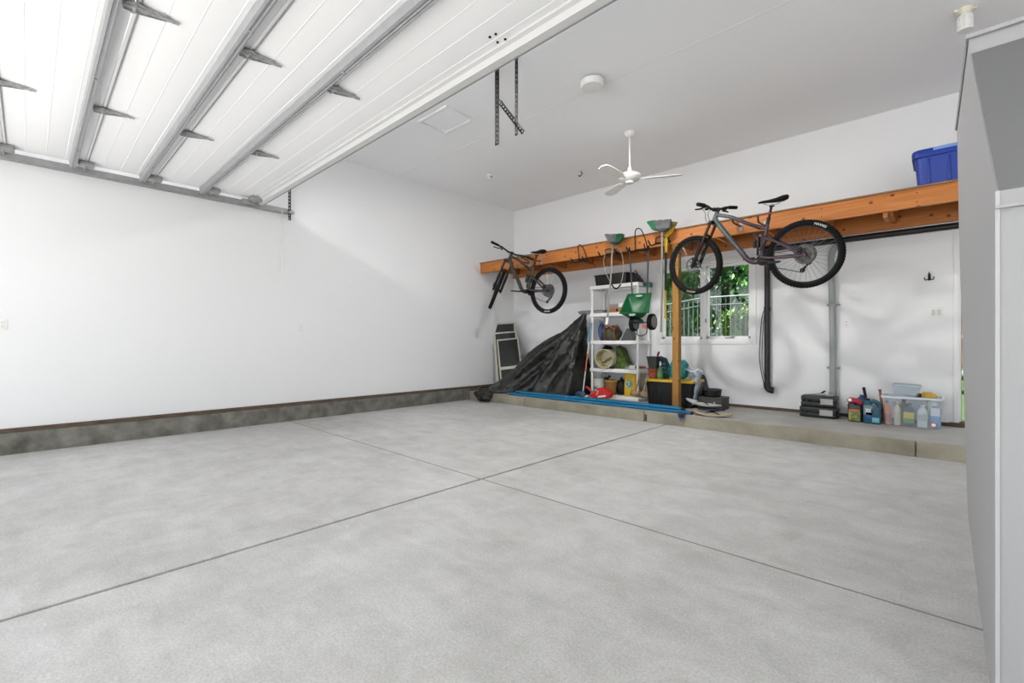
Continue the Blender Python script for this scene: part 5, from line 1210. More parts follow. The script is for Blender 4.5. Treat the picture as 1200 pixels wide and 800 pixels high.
b_ = NB(); lathe(b_, [(0.006, -0.03), (0.018, -0.028), (0.018, 0.028), (0.006, 0.03)], 16, M); tube(b_, [M @ Vector((0, 0, -0.03)), M @ Vector((0, 0, -0.14))], 0.007, 8); obj('axle', b_, BLACKP, t)
BRD = mat('pale_grey_foam', (0.42, 0.43, 0.42), 0.6)
CRM = mat('cream_board', (0.46, 0.41, 0.29), 0.6)
def board(name, label, x, y, z, L, W_, T, m, m2, rz, ry):
    t = thing(name, label, 'board', (x, y, z), rot=(0, ry, rz)); n = 16
    pts = []
    for k in range(n + 1): f = k / n; pts.append((-L / 2 + L * f, W_ / 2 * (math.sin(PI * min(1, f * 1.03 + 0.0)) ** 0.45 if 0 < f < 1 else 0.12), 0))
    out = pts + [(x_, -y_, 0) for x_, y_, _ in reversed(pts)]
    b_ = NB(); cv = lambda x_: 0.030 * (x_ / L * 2) ** 2 * (1 if x_ < 0 else 1)
    loft(b_, [[(x_, y_, cv(x_)) for x_, y_, _ in out], [(x_, y_, cv(x_) + T) for x_, y_, _ in out]]); obj('board_deck', b_, m, t)
    b_ = NB(); tube(b_, [(x_ * 1.0, y_, cv(x_) + T * 0.5) for x_, y_, _ in out], 0.007, 6, closed=True); obj('board_edge', b_, m2, t)
    b_ = NB(); tube(b_, smooth_path([(-0.1, -W_ * 0.3, T + 0.004), (0, -W_ * 0.1, T + 0.03), (0.1, -W_ * 0.3, T + 0.004)], 4), 0.008, 6); obj('board_strap', b_, BLACKP, t)
p1 = PY(824, 487, 5.97)
board('foam_board', 'cream kneeboard lying lowest at the end of the blue poles', -2.14, 5.98, ZS + 0.008, 0.46, 0.20, 0.018, CRM, mat('tan_edge', (0.40, 0.33, 0.22), 0.7), 0.06, 0.0)
t = thing('folded_net', 'dark folded net sandwiched between the two boards', 'net', (-2.20, 6.02, ZS + 0.060))
b_ = NB(); blob(b_, (0, 0, 0.02), (0.17, 0.09, 0.022), 0.3, 4, 3, seed=44); obj('net_bundle', b_, mat('black_net', (0.02, 0.02, 0.022), 0.8), t, smooth=80)
b_ = NB(); tube(b_, smooth_path([(0.0, -0.09, 0.02), (0.12, -0.08, 0.03), (0.2, -0.02, 0.02)], 5), 0.006, 6); obj('net_cord', b_, mat('navy_plastic', (0.012, 0.03, 0.11), 0.35), t)
board('foam_board', 'pale grey kneeboard lying uppermost at the end of the blue poles', -2.28, 6.03, ZS + 0.125, 0.46, 0.19, 0.016, BRD, LG, -0.10, 0.10)

# ------------------------------------------------------------------ black tarp over something long
tp = thing('black_tarp', 'crumpled black plastic tarp draped in a slope up to the white shelf', 'tarp', (-5.2, 6.3, ZS))
ridge = [PY(566, 460, 5.78), PY(575, 452, 5.86), PY(588, 443.5, 6.05), PY(604, 430, 6.22), PY(620, 412.5, 6.38), PY(640, 398, 6.5), PY(660, 387.5, 6.58), PY(673, 376, 6.62), PY(684.5, 366.5, 6.62)]
ridge = smooth_path(ridge, 12)
K = len(ridge)
xpk = ridge[-1].x
loop_t, loop_b = [], []
for k, p in enumerate(ridge):                                        # front sheet
    f = k / (K - 1); loop_t.append(p); yb2 = 5.84 + 0.27 * min(1, f * 2.2); loop_b.append(Vector((p.x + (0.16 - 0.16 * f), yb2, ZS + 0.004 if f > 0.05 else ZS - 0.02)))
pk = ridge[-1]
for k in range(1, 17):                                               # right end
    f = k / 16; a = -PI / 2 + PI * f
    loop_t.append(pk + Vector((0.035 * math.cos(a), 0.06 * (f), -0.004 * k)))
    loop_b.append(Vector((xpk + 0.0 + 0.03 * math.cos(a), 6.11 + 0.79 * f, ZS + 0.004)))
for k in range(K - 1, -1, -1):                                       # back sheet
    f = k / (K - 1); p = ridge[k]; loop_t.append(p + Vector((0, 0.06 * min(1, f * 3) + 0.005, -0.01))); loop_b.append(Vector((p.x + 0.02, min(6.92, p.y + 0.10 + 0.34 * f), ZS + 0.004)))
NQ = len(loop_t); NV = 60
b_ = NB(); G_ = []
def fold(s, v, p):
    w_ = math.sin(PI * min(1, v * 1.0)) ** 0.6
    dx_, dz_ = pk.x - p.x + 0.03, pk.z - p.z + 0.03
    th = math.atan2(dx_, dz_); ds = math.hypot(dx_, dz_)
    rdg = lambda q: 1 - 2 * abs(noise.noise(Vector((q, ds * 0.7, 2.2))))
    a = 0.13 * min(1, ds * 0.9) * (abs(math.sin(th * 9.5 + 1.6 * noise.noise(Vector((th * 2.5, ds * 1.3, 0))))) - 0.45)
    a += 0.10 * min(1, ds) * (rdg(th * 6.0) - 0.5)
    a += 0.045 * (0.3 - abs(noise.noise(Vector((p.x * 5 + p.z * 3, p.z * 2.2 - p.x * 1.2, 9.0)))))
    a += 0.020 * noise.noise(p * 13)
    return a * w_
for q in range(NQ):
    T_, B_ = loop_t[q], loop_b[q]; s = q / NQ; row = []
    n_ = (loop_b[min(q + 1, NQ - 1)] - loop_b[max(q - 1, 0)]); n_.z = 0
    out = Vector((n_.y, -n_.x, 0)); out = out.normalized() if out.length > 1e-6 else Vector((0, -1, 0))
    hgt = max(0.02, T_.z - B_.z)
    for j in range(NV + 1):
        v = j / NV
        p = T_.lerp(B_, v); p.z = T_.z + (B_.z - T_.z) * (v ** 1.12)
        p += out * (-0.05 * hgt * math.sin(PI * v) + min(1, hgt * 1.8) * fold(s, v, p))
        if q < K or q >= NQ - K:
            kk = q if q < K else NQ - 1 - q
            if v < 0.25: p.z += 0.012 * noise.noise(Vector((kk * 0.35, v * 3, 7))) * (1 - v * 4)
        p.z = max(p.z, (ZS + 0.003) if p.y > 5.815 else 0.01); row.append(b_.verts.new(p))
    G_.append(row)
for q in range(NQ - 1):
    for j in range(NV): b_.faces.new((G_[q][j], G_[q + 1][j], G_[q + 1][j + 1], G_[q][j + 1]))
obj('tarp_sheet', b_, TARP, tp, world=True, smooth=75)
kn = PZ(564, 470.5, 0.0)
b_ = NB(); blob(b_, (kn.x + 0.02, kn.y + 0.05, 0.125), (0.21, 0.13, 0.13), 0.28, 3.5, 4, flat=-0.121, seed=51); 
for v in b_.verts: v.co += noise.noise_vector(v.co * 11) * 0.014; v.co.z = max(v.co.z, 0.003); v.co.y = min(v.co.y, 5.795)
obj('gathered_end', b_, TARP, tp, world=True, smooth=75)
b_ = NB(); c0_ = Vector((kn.x + 0.07, kn.y + 0.0, 0.17)); tube(b_, smooth_path([c0_ + Vector((0.02, 0.10, 0.10)), c0_ + Vector((-0.02, -0.06, 0.09)), c0_ + Vector((0.07, -0.14, 0.0)), c0_ + Vector((0.12, -0.13, -0.10))], 5), 0.008, 6); obj('tie_cord', b_, RUBBER, tp, world=True)

# ------------------------------------------------------------------ window screens leaning in the corner
SCR = mat('black_screen_mesh', (0.012, 0.016, 0.015), 0.6)
FRM = mat('cream_white_frame', (0.52, 0.50, 0.42), 0.55)
vd = Vector((-SN, CS, 0)); rd = Vector((CS, SN, 0))
def screen(cx_px, top_py, t_top, t_bot, wid, Hh, bars, roll, label, mid):
    bot = Vector((0, 0, 0)) + vd * t_bot + rd * ((cx_px + 4 - 600) / FPX * t_bot); bot.z = ZS
    tilt = math.asin((t_top - t_bot) / Hh)
    t = thing('window_screen', label, 'screen', bot)
    t.rotation_euler = (-tilt, math.radians(roll), YAW)
    def bx(x0, x1, z0, z1, y0=-0.012, y1=0.012): b_ = NB(); box2(b_, (x0, y0, z0), (x1, y1, z1), 0.003); return b_
    w2 = wid / 2; s = 0.030
    b_ = NB(); box2(b_, (-w2, -0.012, 0.012), (-w2 + s, 0.012, Hh), 0.003); box2(b_, (w2 - s, -0.012, 0.012), (w2, 0.012, Hh), 0.003)
    box2(b_, (-w2 + s, -0.012, Hh - s), (w2 - s, 0.012, Hh), 0.003); box2(b_, (-w2 + s, -0.012, 0.012), (w2 - s, 0.012, 0.012 + s), 0.003)
    if mid: box2(b_, (-w2 + s, -0.012, mid - s * 1.6), (w2 - s, 0.012, mid + s * 0.4), 0.003)
    obj('screen_frame', b_, FRM, t)
    b_ = NB(); box2(b_, (-w2 + s * 0.9, -0.002, 0.05), (w2 - s * 0.9, 0.004, Hh - s * 0.9)); obj('mesh_panel', b_, SCR, t)
    return t
screen(591.5, 373, 9.36, 8.96, 0.46, 1.40, 0, -4, 'rearmost and tallest of three cream framed screens leaning in the corner', 0)
screen(593.5, 384, 9.26, 8.86, 0.46, 1.22, 0, -5, 'middle one of three cream framed screens leaning in the corner', 0)
screen(597, 391, 9.16, 8.74, 0.44, 1.10, 0, -6, 'front and shortest of three cream framed screens leaning in the corner', 0.50)

# ------------------------------------------------------------------ right-hand group on the step
CASEG = mat('black_green_case', (0.016, 0.020, 0.017), 0.5, var=0.3, vscale=12)
GLAB = mat('grey_paper_label', (0.40, 0.40, 0.385), 0.7)
cx0, cx1 = X_at(937, 6.74), X_at(981, 6.74)
for k, (dz, lab, rr) in enumerate(((0.0, 'lower black tool case of the two stacked by the grey pipe', 0.0), (0.136, 'upper black tool case of the two stacked by the grey pipe', 0.05))):
    t = thing('tool_case', lab, 'case', ((cx0 + cx1) / 2, 6.85, ZS + dz), math.radians(-2 + 4 * k))
    wv = (cx1 - cx0) * (1 - rr)
    b_ = NB(); box2(b_, (-wv / 2, -0.115, 0), (wv / 2, 0.115, 0.063), 0.016); box2(b_, (-wv / 2, -0.115, 0.067), (wv / 2, 0.115, 0.133), 0.016); obj('case_shell', b_, CASEG, t)
    b_ = NB(); box2(b_, (wv * 0.05, -0.1175, 0.035), (wv * 0.40, -0.1135, 0.105)); obj('paper_label', b_, GLAB, t)
    b_ = NB(); tube(b_, smooth_path([(-0.06, -0.112, 0.072), (-0.055, -0.137, 0.074), (0.0, -0.140, 0.074), (0.015, -0.137, 0.074), (0.018, -0.112, 0.072)], 4), 0.007, 8); obj('carry_handle', b_, BLACKP, t)
    for s in (-0.32, 0.44):
        b_ = NB(); box(b_, (wv * s, -0.118, 0.066), (0.03, 0.008, 0.04), 0.003); obj('latch', b_, BLACKP, t)
p = Vector(((cx0 + cx1) / 2, 6.83, ZS + 0.271))
t = thing('coiled_cable', 'thin grey cable with a black plug lying on the upper tool case', 'cable', p)
b_ = NB(); tube(b_, smooth_path([(-0.13, -0.03, 0.006), (-0.06, 0.03, 0.012), (0.0, -0.02, 0.03), (0.04, 0.02, 0.03), (0.08, -0.02, 0.008), (0.14, 0.03, 0.006), (0.10, 0.06, 0.006), (0.02, 0.06, 0.006)], 6), 0.0055, 8); obj('cable_run', b_, mat('pale_grey_cable', (0.45, 0.45, 0.44), 0.5), t)
b_ = NB(); tube(b_, [(0.02, -0.02, 0.03), (0.055, -0.01, 0.055), (0.065, -0.01, 0.062)], [0.008, 0.011, 0.006], 8); obj('plug', b_, BLACKP, t)
def jug(name, label, cx, y, w_, d_, h_, m, mcap, hole=True, cat='jug'):
    t = thing(name, label, cat, (cx, y, ZS)); hb_ = h_ * 0.62
    b_ = NB(); rings = []
    for z_, f_, o_ in ((0, 0.94, 0), (0.012, 1, 0), (hb_, 1, 0), (hb_ + h_ * 0.08, 0.93, -0.01), ):
        rings.append(rrect(w_ * f_, d_ * f_, 0.03, z_, cx=o_))
    if hole:
        loft(b_, rings)
        # shoulder leading to the neck on the left, grip loop on the right
        sh_ = []
        for z_, wf, ox in ((hb_ + h_ * 0.06, 0.50, -0.22), (h_ * 0.78, 0.46, -0.24), (h_ * 0.88, 0.34, -0.27), (h_ * 0.93, 0.26, -0.28)): sh_.append(rrect(w_ * wf, d_ * (0.9 if wf > 0.4 else 0.5), 0.02, z_, cx=w_ * ox))
        loft(b_, sh_)
        tube(b_, smooth_path([(-w_ * 0.15, 0, h_ * 0.86), (w_ * 0.12, 0, h_ * 0.90), (w_ * 0.34, 0, h_ * 0.82), (w_ * 0.41, 0, h_ * 0.70), (w_ * 0.40, 0, hb_ + 0.0)], 5), d_ * 0.17, 10)
        nx_ = -w_ * 0.28
    else:
        rings += [rrect(w_ * 0.7, d_ * 0.7, 0.02, h_ * 0.82), rrect(w_ * 0.34, d_ * 0.4, 0.02, h_ * 0.93)]; loft(b_, rings); nx_ = 0
    body = obj('jug_body', b_, m, t)
    b_ = NB(); lathe(b_, [(0.024, h_ * 0.925), (0.026, h_ * 0.94), (0.026, h_), (0.020, h_ * 1.008)], 18, Matrix.Translation((nx_, 0, 0))); obj('cap', b_, mcap, t)
    return t
def label_panel(t, x0, x1, z0, z1, y, m, nm='label'):
    b_ = NB(); box2(b_, (x0, y - 0.002, z0), (x1, y + 0.002, z1), 0.0008); return obj(nm, b_, m, t)
DKJ = mat('near_black_jug', (0.022, 0.028, 0.022), 0.35)
wj = X_at(1011, 6.68) - X_at(992, 6.68)
jr = jug('weedkiller_jug', 'dark jug with a bright red top and a green label, left of the blue jug', X_at(1001.5, 6.68), 6.76, wj * 0.92, 0.13, 0.28, DKJ, mat('red_cap', (0.55, 0.03, 0.06), 0.4), True)
yl = 6.695 - 6.76 - 0.001
label_panel(jr, -wj * 0.38, wj * 0.34, 0.012, 0.125, yl, mat('olive_label', (0.34, 0.36, 0.10), 0.6, color2=(0.05, 0.08, 0.03), vscale=26))
label_panel(jr, -wj * 0.38, wj * 0.30, 0.126, 0.148, yl, mat('orange_red_label', (0.62, 0.14, 0.06), 0.5))
b_ = NB(); tube(b_, smooth_path([(-wj * 0.38, -0.03, 0.24), (-wj * 0.2, -0.045, 0.255), (wj * 0.1, -0.045, 0.245), (wj * 0.33, -0.03, 0.22)], 5), [0.03] * 16, 10); obj('red_trigger', b_, mat('crimson_plastic', (0.42, 0.015, 0.05), 0.4), jr)
b_ = NB(); blob(b_, (-wj * 0.3, -0.07, 0.255), (0.022, 0.008, 0.02), 0.1, 3, 2); obj('white_spot', b_, WHITEINK, jr)
BLJ = mat('blue_jug_plastic', (0.02, 0.095, 0.15), 0.4, var=0.15, vscale=8)
wb = X_at(1033, 6.66) - X_at(1010.5, 6.66)
jb = jug('washer_fluid_jug', 'teal blue jug with a hollow grip and pale lettering beside the clear tote', X_at(1021.5, 6.66), 6.72, wb * 0.94, 0.13, 0.285, BLJ, BLACKP, True)
yl = 6.655 - 6.72 - 0.001
label_panel(jb, -wb * 0.42, wb * 0.05, 0.10, 0.21, yl + 0.003, mat('slate_blue_label', (0.16, 0.24, 0.29), 0.5))
b_ = NB()
for q, tt in ((-0.24, 'X'), (-0.10, 'X')):
    for s in (-1, 1): tube(b_, [(wb * (q - 0.07 * s), yl, 0.13), (wb * (q + 0.07 * s), yl, 0.175)], 0.006, 6)
obj('white_marks', b_, WHITEINK, jb)
label_panel(jb, wb * 0.02, wb * 0.40, 0.02, 0.075, yl, mat('pale_aqua_label', (0.15, 0.42, 0.50), 0.5))
label_panel(jb, -wb * 0.30, -wb * 0.02, 0.055, 0.10, yl, mat('royal_blue_label', (0.02, 0.08, 0.28), 0.5))
t = jug('navy_bottle', 'navy bottle standing behind the red topped and blue jugs', X_at(1010, 6.90), 6.93, 0.17, 0.11, 0.30, mat('navy_bottle_plastic', (0.012, 0.03, 0.09), 0.35), mat('deep_blue_cap', (0.015, 0.05, 0.20), 0.4), False, 'bottle')
b_ = NB(); box2(b_, (-0.085, -0.058, 0.06), (0.085, -0.0555, 0.18)); obj('label', b_, mat('blue_label', (0.03, 0.10, 0.30), 0.5), t)
p = PY(1012, 466, 6.93)
t = thing('brush_handle', 'black brush handle standing upright behind the jugs', 'brush', (p.x + 0.13, 6.95, ZS)); 
dxh = PY(1012, 455, 6.95).x - (p.x + 0.13); zt_ = PY(1012, 453.5, 6.95).z - ZS
b_ = NB(); tube(b_, [(0, 0, 0.02), (dxh * 0.8, 0, zt_ - 0.16)], 0.008, 8); obj('brush_shaft', b_, DGREY, t)
b_ = NB(); tube(b_, [(dxh * 0.8, 0, zt_ - 0.16), (dxh, 0, zt_)], [0.014, 0.016], 10); obj('handle', b_, BLACKP, t)
b_ = NB(); box(b_, (0, 0, 0.02), (0.06, 0.05, 0.036), 0.008); obj('brush_head', b_, BLACKP, t)

# clear tote with bottles inside
CLR = bpy.data.materials.new('clear_tote_plastic'); CLR.use_nodes = True; nt = CLR.node_tree; nt.nodes.clear()
o_ = nt.nodes.new('ShaderNodeOutputMaterial'); mx = nt.nodes.new('ShaderNodeMixShader'); tr = nt.nodes.new('ShaderNodeBsdfTransparent'); pb = nt.nodes.new('ShaderNodeBsdfPrincipled')
pb.inputs['Base Color'].default_value = (0.62, 0.68, 0.74, 1); pb.inputs['Roughness'].default_value = 0.25; tr.inputs['Color'].default_value = (0.955, 0.97, 0.985, 1); mx.inputs['Fac'].default_value = 0.15
nt.links.new(tr.outputs[0], mx.inputs[1]); nt.links.new(pb.outputs[0], mx.inputs[2]); nt.links.new(mx.outputs[0], o_.inputs['Surface'])
YT0, YT1 = 6.67, 6.99
qx0, qx1 = X_at(1034, YT0), X_at(1104.5, YT0)
qw = qx1 - qx0; qc = (qx0 + qx1) / 2; qy = (YT0 + YT1) / 2; qh = 0.335
t = thing('clear_tote', 'large clear plastic tote full of bottles beside the doorway', 'tote', (qc, qy, ZS))
b_ = NB(); tub(b_, qw * 0.93, 0.28, qh, qw, 0.32, 0.004, 0.03); obj('tote_body', b_, CLR, t)
RIMW = mat('frosted_rim', (0.62, 0.66, 0.72), 0.4)
b_ = NB()
loft(b_, [rrect(qw + 0.03, 0.345, 0.03, qh - 0.022), rrect(qw + 0.03, 0.345, 0.03, qh), rrect(qw - 0.012, 0.305, 0.03, qh), rrect(qw - 0.012, 0.305, 0.03, qh - 0.022)], False, False); obj('tote_rim', b_, RIMW, t)
b_ = NB(); ring = circ(0.028, 0, 20); loft(b_, [[(x + qw * 0.36, -0.1495, y + 0.05) for x, y, _ in ring], [(x + qw * 0.36, -0.146, y + 0.05) for x, y, _ in ring]]); st_ = obj('round_sticker', b_, mat('red_sticker', (0.45, 0.10, 0.10), 0.5), t)
b_ = NB(); ring = circ(0.018, 0, 16); loft(b_, [[(x + qw * 0.36, -0.151, y + 0.05) for x, y, _ in ring], [(x + qw * 0.36, -0.149, y + 0.05) for x, y, _ in ring]]); obj('sticker_centre', b_, WHITEINK, st_)
def bottle(name, label, px, dy, w_, h_, m, mcap, lab=None, kind='round', tilt=0.0):
    x = X_at(px, YT0 + 0.06) ; t = thing(name, label, 'bottle', (x, YT0 + dy, ZS + 0.006), rot=(0, tilt, 0))
    b_ = NB()
    if kind == 'round': lathe(b_, [(w_ * 0.46, 0), (w_ * 0.5, 0.008), (w_ * 0.5, h_ * 0.72), (w_ * 0.32, h_ * 0.84), (w_ * 0.18, h_ * 0.88), (w_ * 0.18, h_ * 0.92)], 20)
    else: loft(b_, [rrect(w_ * 0.95, 0.055, 0.015, 0), rrect(w_, 0.06, 0.015, 0.01), rrect(w_, 0.06, 0.015, h_ * 0.72), rrect(w_ * 0.6, 0.05, 0.012, h_ * 0.84), rrect(w_ * 0.32, 0.035, 0.012, h_ * 0.9)])
    obj('bottle_body', b_, m, t)
    b_ = NB(); lathe(b_, [(w_ * 0.2, h_ * 0.90), (w_ * 0.22, h_ * 0.915), (w_ * 0.22, h_), (w_ * 0.16, h_ * 1.01)], 14); obj('cap', b_, mcap, t)
    if lab:
        for (z0, z1, ml) in lab:
            b_ = NB()
            if kind == 'round': lathe(b_, [(w_ * 0.506, h_ * z0), (w_ * 0.506, h_ * z1)], 20, None, False, False)
            else: box2(b_, (-w_ * 0.42, -0.0325, h_ * z0), (w_ * 0.42, -0.030, h_ * z1))
            obj('label', b_, ml, t)
    return t
ORL = mat('orange_bottle', (0.70, 0.18, 0.04), 0.5); CRL = mat('cream_bottle', (0.66, 0.60, 0.44), 0.5); YLL = mat('yellow_print', (0.70, 0.52, 0.04), 0.5); GRL = mat('green_print', (0.10, 0.30, 0.03), 0.5)
DK = mat('charcoal_bottle', (0.035, 0.05, 0.035), 0.4); WHB = mat('white_bottle', (0.66, 0.70, 0.66), 0.45); BLB = mat('light_blue_bottle', (0.20, 0.38, 0.62), 0.45); RSB = mat('rust_print', (0.38, 0.10, 0.06), 0.5)
bottle('spray_can', 'orange and red bottle at the left end inside the clear tote', 1041, 0.07, 0.065, 0.27, ORL, RSB, [(0.10, 0.45, RSB)], 'round', -0.05)
bottle('cream_bottle', 'cream bottle with an orange yellow cap, second inside the clear tote', 1051.5, 0.07, 0.062, 0.255, CRL, mat('amber_cap', (0.66, 0.38, 0.06), 0.5), [(0.1, 0.62, mat('beige_print', (0.50, 0.42, 0.28), 0.6, color2=(0.66, 0.60, 0.44), vscale=40))])
bottle('herbicide_bottle', 'charcoal bottle with a yellow and green label in the clear tote', 1065, 0.08, 0.105, 0.25, DK, BLACKP, [(0.34, 0.62, YLL), (0.14, 0.33, GRL)], 'flat')
bottle('white_bottle', 'white bottle with a grey mark inside the clear tote', 1081, 0.07, 0.085, 0.245, WHB, WPLAS, [(0.30, 0.60, mat('soft_grey_print', (0.48, 0.54, 0.50), 0.5))], 'flat')
bottle('blue_pack', 'light blue bottle with a white label at the right end of the clear tote', 1096, 0.10, 0.09, 0.27, BLB, WPLAS, [(0.50, 0.82, WHITEINK)], 'flat')
bottle('dark_bottle', 'dark bottle standing at the back of the clear tote', 1058, 0.20, 0.09, 0.28, DK, BLACKP, None, 'flat')
bottle('grey_bottle', 'slate bottle standing at the back behind the white bottle', 1089, 0.21, 0.10, 0.27, mat('slate_plastic', (0.10, 0.12, 0.12), 0.45), BLACKP, None, 'flat')
x = X_at(1091, YT0 + 0.2); t = thing('rust_pouch', 'brown red pouch lying low in the right end of the clear tote', 'pouch', (X_at(1088, YT0 + 0.05) - 0.03, YT0 + 0.20, ZS + 0.006))
b_ = NB(); blob(b_, (0, 0, 0.05), (0.07, 0.03, 0.05), 0.15, 3, 3, flat=-0.049, seed=61); obj('pouch_body', b_, mat('brown_pouch', (0.16, 0.08, 0.06), 0.7), t, smooth=80)
b_ = NB(); box(b_, (0, 0, 0.108), (0.10, 0.012, 0.012), 0.004); obj('pouch_seal', b_, RSB, t)
# wooden stick, clear lid tub, yellow gloves, dark bottle at the top
p0 = PY(1032, 471, YT0 + 0.08); p1 = PY(1031, 456, YT0 + 0.14)
t = thing('paint_stirrer', 'reddish wooden stick standing at the left corner of the clear tote', 'stick', (p0.x + 0.03, YT0 + 0.10, ZS + 0.008))
b_ = NB(); tube(b_, [(0, 0, 0), (p1.x - t.location.x, 0.04, p1.z - t.location.z)], 0.012, 6); obj('stick_shaft', b_, mat('reddish_wood', (0.28, 0.11, 0.05), 0.7), t)
b_ = NB(); q = Vector((p1.x - t.location.x, 0.04, p1.z - t.location.z)); tube(b_, [q * 0.93, q], 0.0135, 6); obj('stick_end', b_, mat('dark_reddish_wood', (0.14, 0.06, 0.03), 0.7), t)
tx = (X_at(1045.5, 6.80) + X_at(1078, 6.80)) / 2; twd = X_at(1078, 6.80) - X_at(1045.5, 6.80)
t = thing('clear_tub', 'small clear plastic tub tilted on top of the open clear tote', 'tub', (tx, 6.83, ZS + qh + 0.012), rot=(math.radians(3), math.radians(3), 0))
b_ = NB(); tub(b_, twd * 0.90, 0.18, 0.105, twd, 0.22, 0.004, 0.02); obj('tub_body', b_, CLR, t)
b_ = NB(); tube(b_, rrect(twd, 0.22, 0.02, 0.103), 0.006, 6, closed=True); obj('tub_rim', b_, mat('bluish_rim', (0.34, 0.44, 0.52), 0.35), t)
t = thing('yellow_gloves', 'yellow and black work gloves lying in the top of the clear tote', 'gloves', (X_at(1087.5, 6.83), 6.85, ZS + qh - 0.055))
b_ = NB(); blob(b_, (0, 0, 0.055), (0.075, 0.07, 0.05), 0.25, 3.5, 3, seed=71); obj('glove_body', b_, mat('mustard_fabric', (0.50, 0.33, 0.05), 0.8), t, smooth=80)
b_ = NB(); blob(b_, (-0.075, -0.02, 0.06), (0.03, 0.05, 0.03), 0.25, 3, 2, seed=72); obj('glove_cuff', b_, BLACKP, t, smooth=80)
t = thing('oil_bottle', 'white bottle with a dark cap rising above the right end of the clear tote', 'bottle', (X_at(1099.5, 6.83) - 0.045, 6.86, ZS + 0.006))
hcap = PY(1100, 463.5, 6.86).z - ZS - 0.006
b_ = NB(); lathe(b_, [(0.042, 0), (0.045, 0.01), (0.045, hcap * 0.72), (0.04, hcap * 0.86), (0.02, hcap * 0.92)], 20); obj('bottle_body', b_, WHB, t)
b_ = NB(); lathe(b_, [(0.022, hcap * 0.91), (0.024, hcap * 0.92), (0.024, hcap), (0.02, hcap * 1.01)], 16); obj('cap', b_, GREEND, t)

# ------------------------------------------------------------------ blue bin on the loft shelf
BLUE = mat('royal_blue_plastic', (0.004, 0.035, 0.30), 0.4)
zdk = ZB1 + 0.0145
bx0 = X_at(1075, 6.20); bw = 0.62; bcx = bx0 + bw / 2 
t = thing('blue_bin', 'royal blue lidded bin on the loft shelf beside the grey pillar', 'bin', (bcx, 6.41, zdk))
hb = PY(1090, 176, 6.16).z - zdk
b_ = NB(); tub(b_, bw, 0.42, hb, bw + 0.05, 0.46, 0.005, 0.05); obj('bin_body', b_, BLUE, t)
b_ = NB()
loft(b_, [rrect(bw + 0.085, 0.50, 0.06, hb - 0.05), rrect(bw + 0.09, 0.505, 0.06, hb + 0.0), rrect(bw + 0.08, 0.49, 0.06, hb + 0.022), rrect(bw + 0.05, 0.46, 0.05, hb + 0.03)]); ld = obj('lid', b_, BLUE, t)
b_ = NB(); box(b_, (0.0, -0.247, hb + 0.008), (bw * 0.62, 0.02, 0.03), 0.006); obj('lid_handle', b_, mat('pale_blue_latch', (0.16, 0.30, 0.62), 0.4), ld)
b_ = NB()
for k in range(4): box(b_, (-bw * 0.36 + k * bw * 0.24, -0.222, hb * 0.45), (0.02, 0.012, hb * 0.7), 0.004)
obj('ribs', b_, BLUE, t)
LEAFK = 0.8
# ------------------------------------------------------------------ outside
GRASS = mat('lawn_grass', (0.032, 0.085, 0.012), 0.9, color2=(0.016, 0.045, 0.006), vscale=12, bump=0.6, bscale=80)
b_ = NB(); 
nx, ny = 24, 24; V = {}
for i in range(nx + 1):
    for j in range(ny + 1):
        x = -22 + 40 * i / nx; y = YB + 0.14 + 14 * j / ny
        z = 0.08 + 0.018 * max(0, y - 8) + (0.0 if y < 11.9 else 0.30) + 0.03 * noise.noise(Vector((x, y, 0)))
        V[i, j] = b_.verts.new((x, y, z))
for i in range(nx):
    for j in range(ny): b_.faces.new((V[i, j], V[i + 1, j], V[i + 1, j + 1], V[i, j + 1]))
struct('lawn', b_, GRASS, 'green garden lawn behind the garage', 'lawn', smooth=80)
DRIVE = mat('driveway_concrete', (0.60, 0.59, 0.57), 0.9, var=0.12, vscale=2)
b_ = NB(); box2(b_, (-30, -30, -0.2), (30, YF - 0.01, -0.03)); struct('driveway', b_, DRIVE, 'sunlit concrete driveway in front of the garage', 'driveway')

ROCK = mat('garden_rock', (0.20, 0.20, 0.19), 0.9, color2=(0.11, 0.11, 0.10), vscale=5)
rk = random.Random(3)
for k in range(9):
    for row in range(2):
        b_ = NB(); blob(b_, (0, 0, 0), (0.185, 0.14, 0.10), 0.18, 3, 2, seed=k * 3.1 + row)
        solo('garden_rock', b_, ROCK, 'grey rock in the low garden wall beyond the doorway', 'rock', (-1.3 + 0.45 * k + 0.15 * row, 11.85, 0.27 + 0.21 * row), rotz=rk.random() * 3, group='rocks of the low garden wall')
FEN = mat('grey_fence_metal', (0.15, 0.18, 0.185), 0.5, metal=0.2)
def fence(a, c, label):
    a = Vector(a); c = Vector(c); d = c - a; L = math.hypot(d.x, d.y); ang = math.atan2(d.y, d.x)
    t = thing('metal_fence', label, 'fence', a, ang)
    sl = d.z / L
    n = int(L / 0.115)
    for zz, hh in ((1.42, 0.035), (1.22, 0.03), (0.12, 0.03)):
        b_ = NB(); tube(b_, [(0, 0, zz), (L, 0, zz + sl * L)], hh * 0.62, 4); obj('rail', b_, FEN, t, smooth=0)
    b_ = NB()
    for k in range(n + 1):
        x = L * k / n; box2(b_, (x - 0.009, -0.009, 0.0 + sl * x), (x + 0.009, 0.009, 1.41 + sl * x))
    pk = obj('pickets', b_, FEN, t, smooth=0); pk['kind'] = 'stuff'
    for k in range(int(L / 2.0) + 1):
        b_ = NB(); x = min(L, 2.0 * k); box2(b_, (x - 0.03, -0.03, -0.2 + sl * x), (x + 0.03, 0.03, 1.50 + sl * x), 0.005); obj('fence_post', b_, FEN, t, smooth=0)
fc = PY(823, 349, 12.2)
zf = fc.z - 1.42
fence((fc.x, 12.2, zf), (3.4, 12.55, zf + 0.02), 'grey metal picket fence seen through the right window pane')
fl2 = PY(775, 358, 11.4)
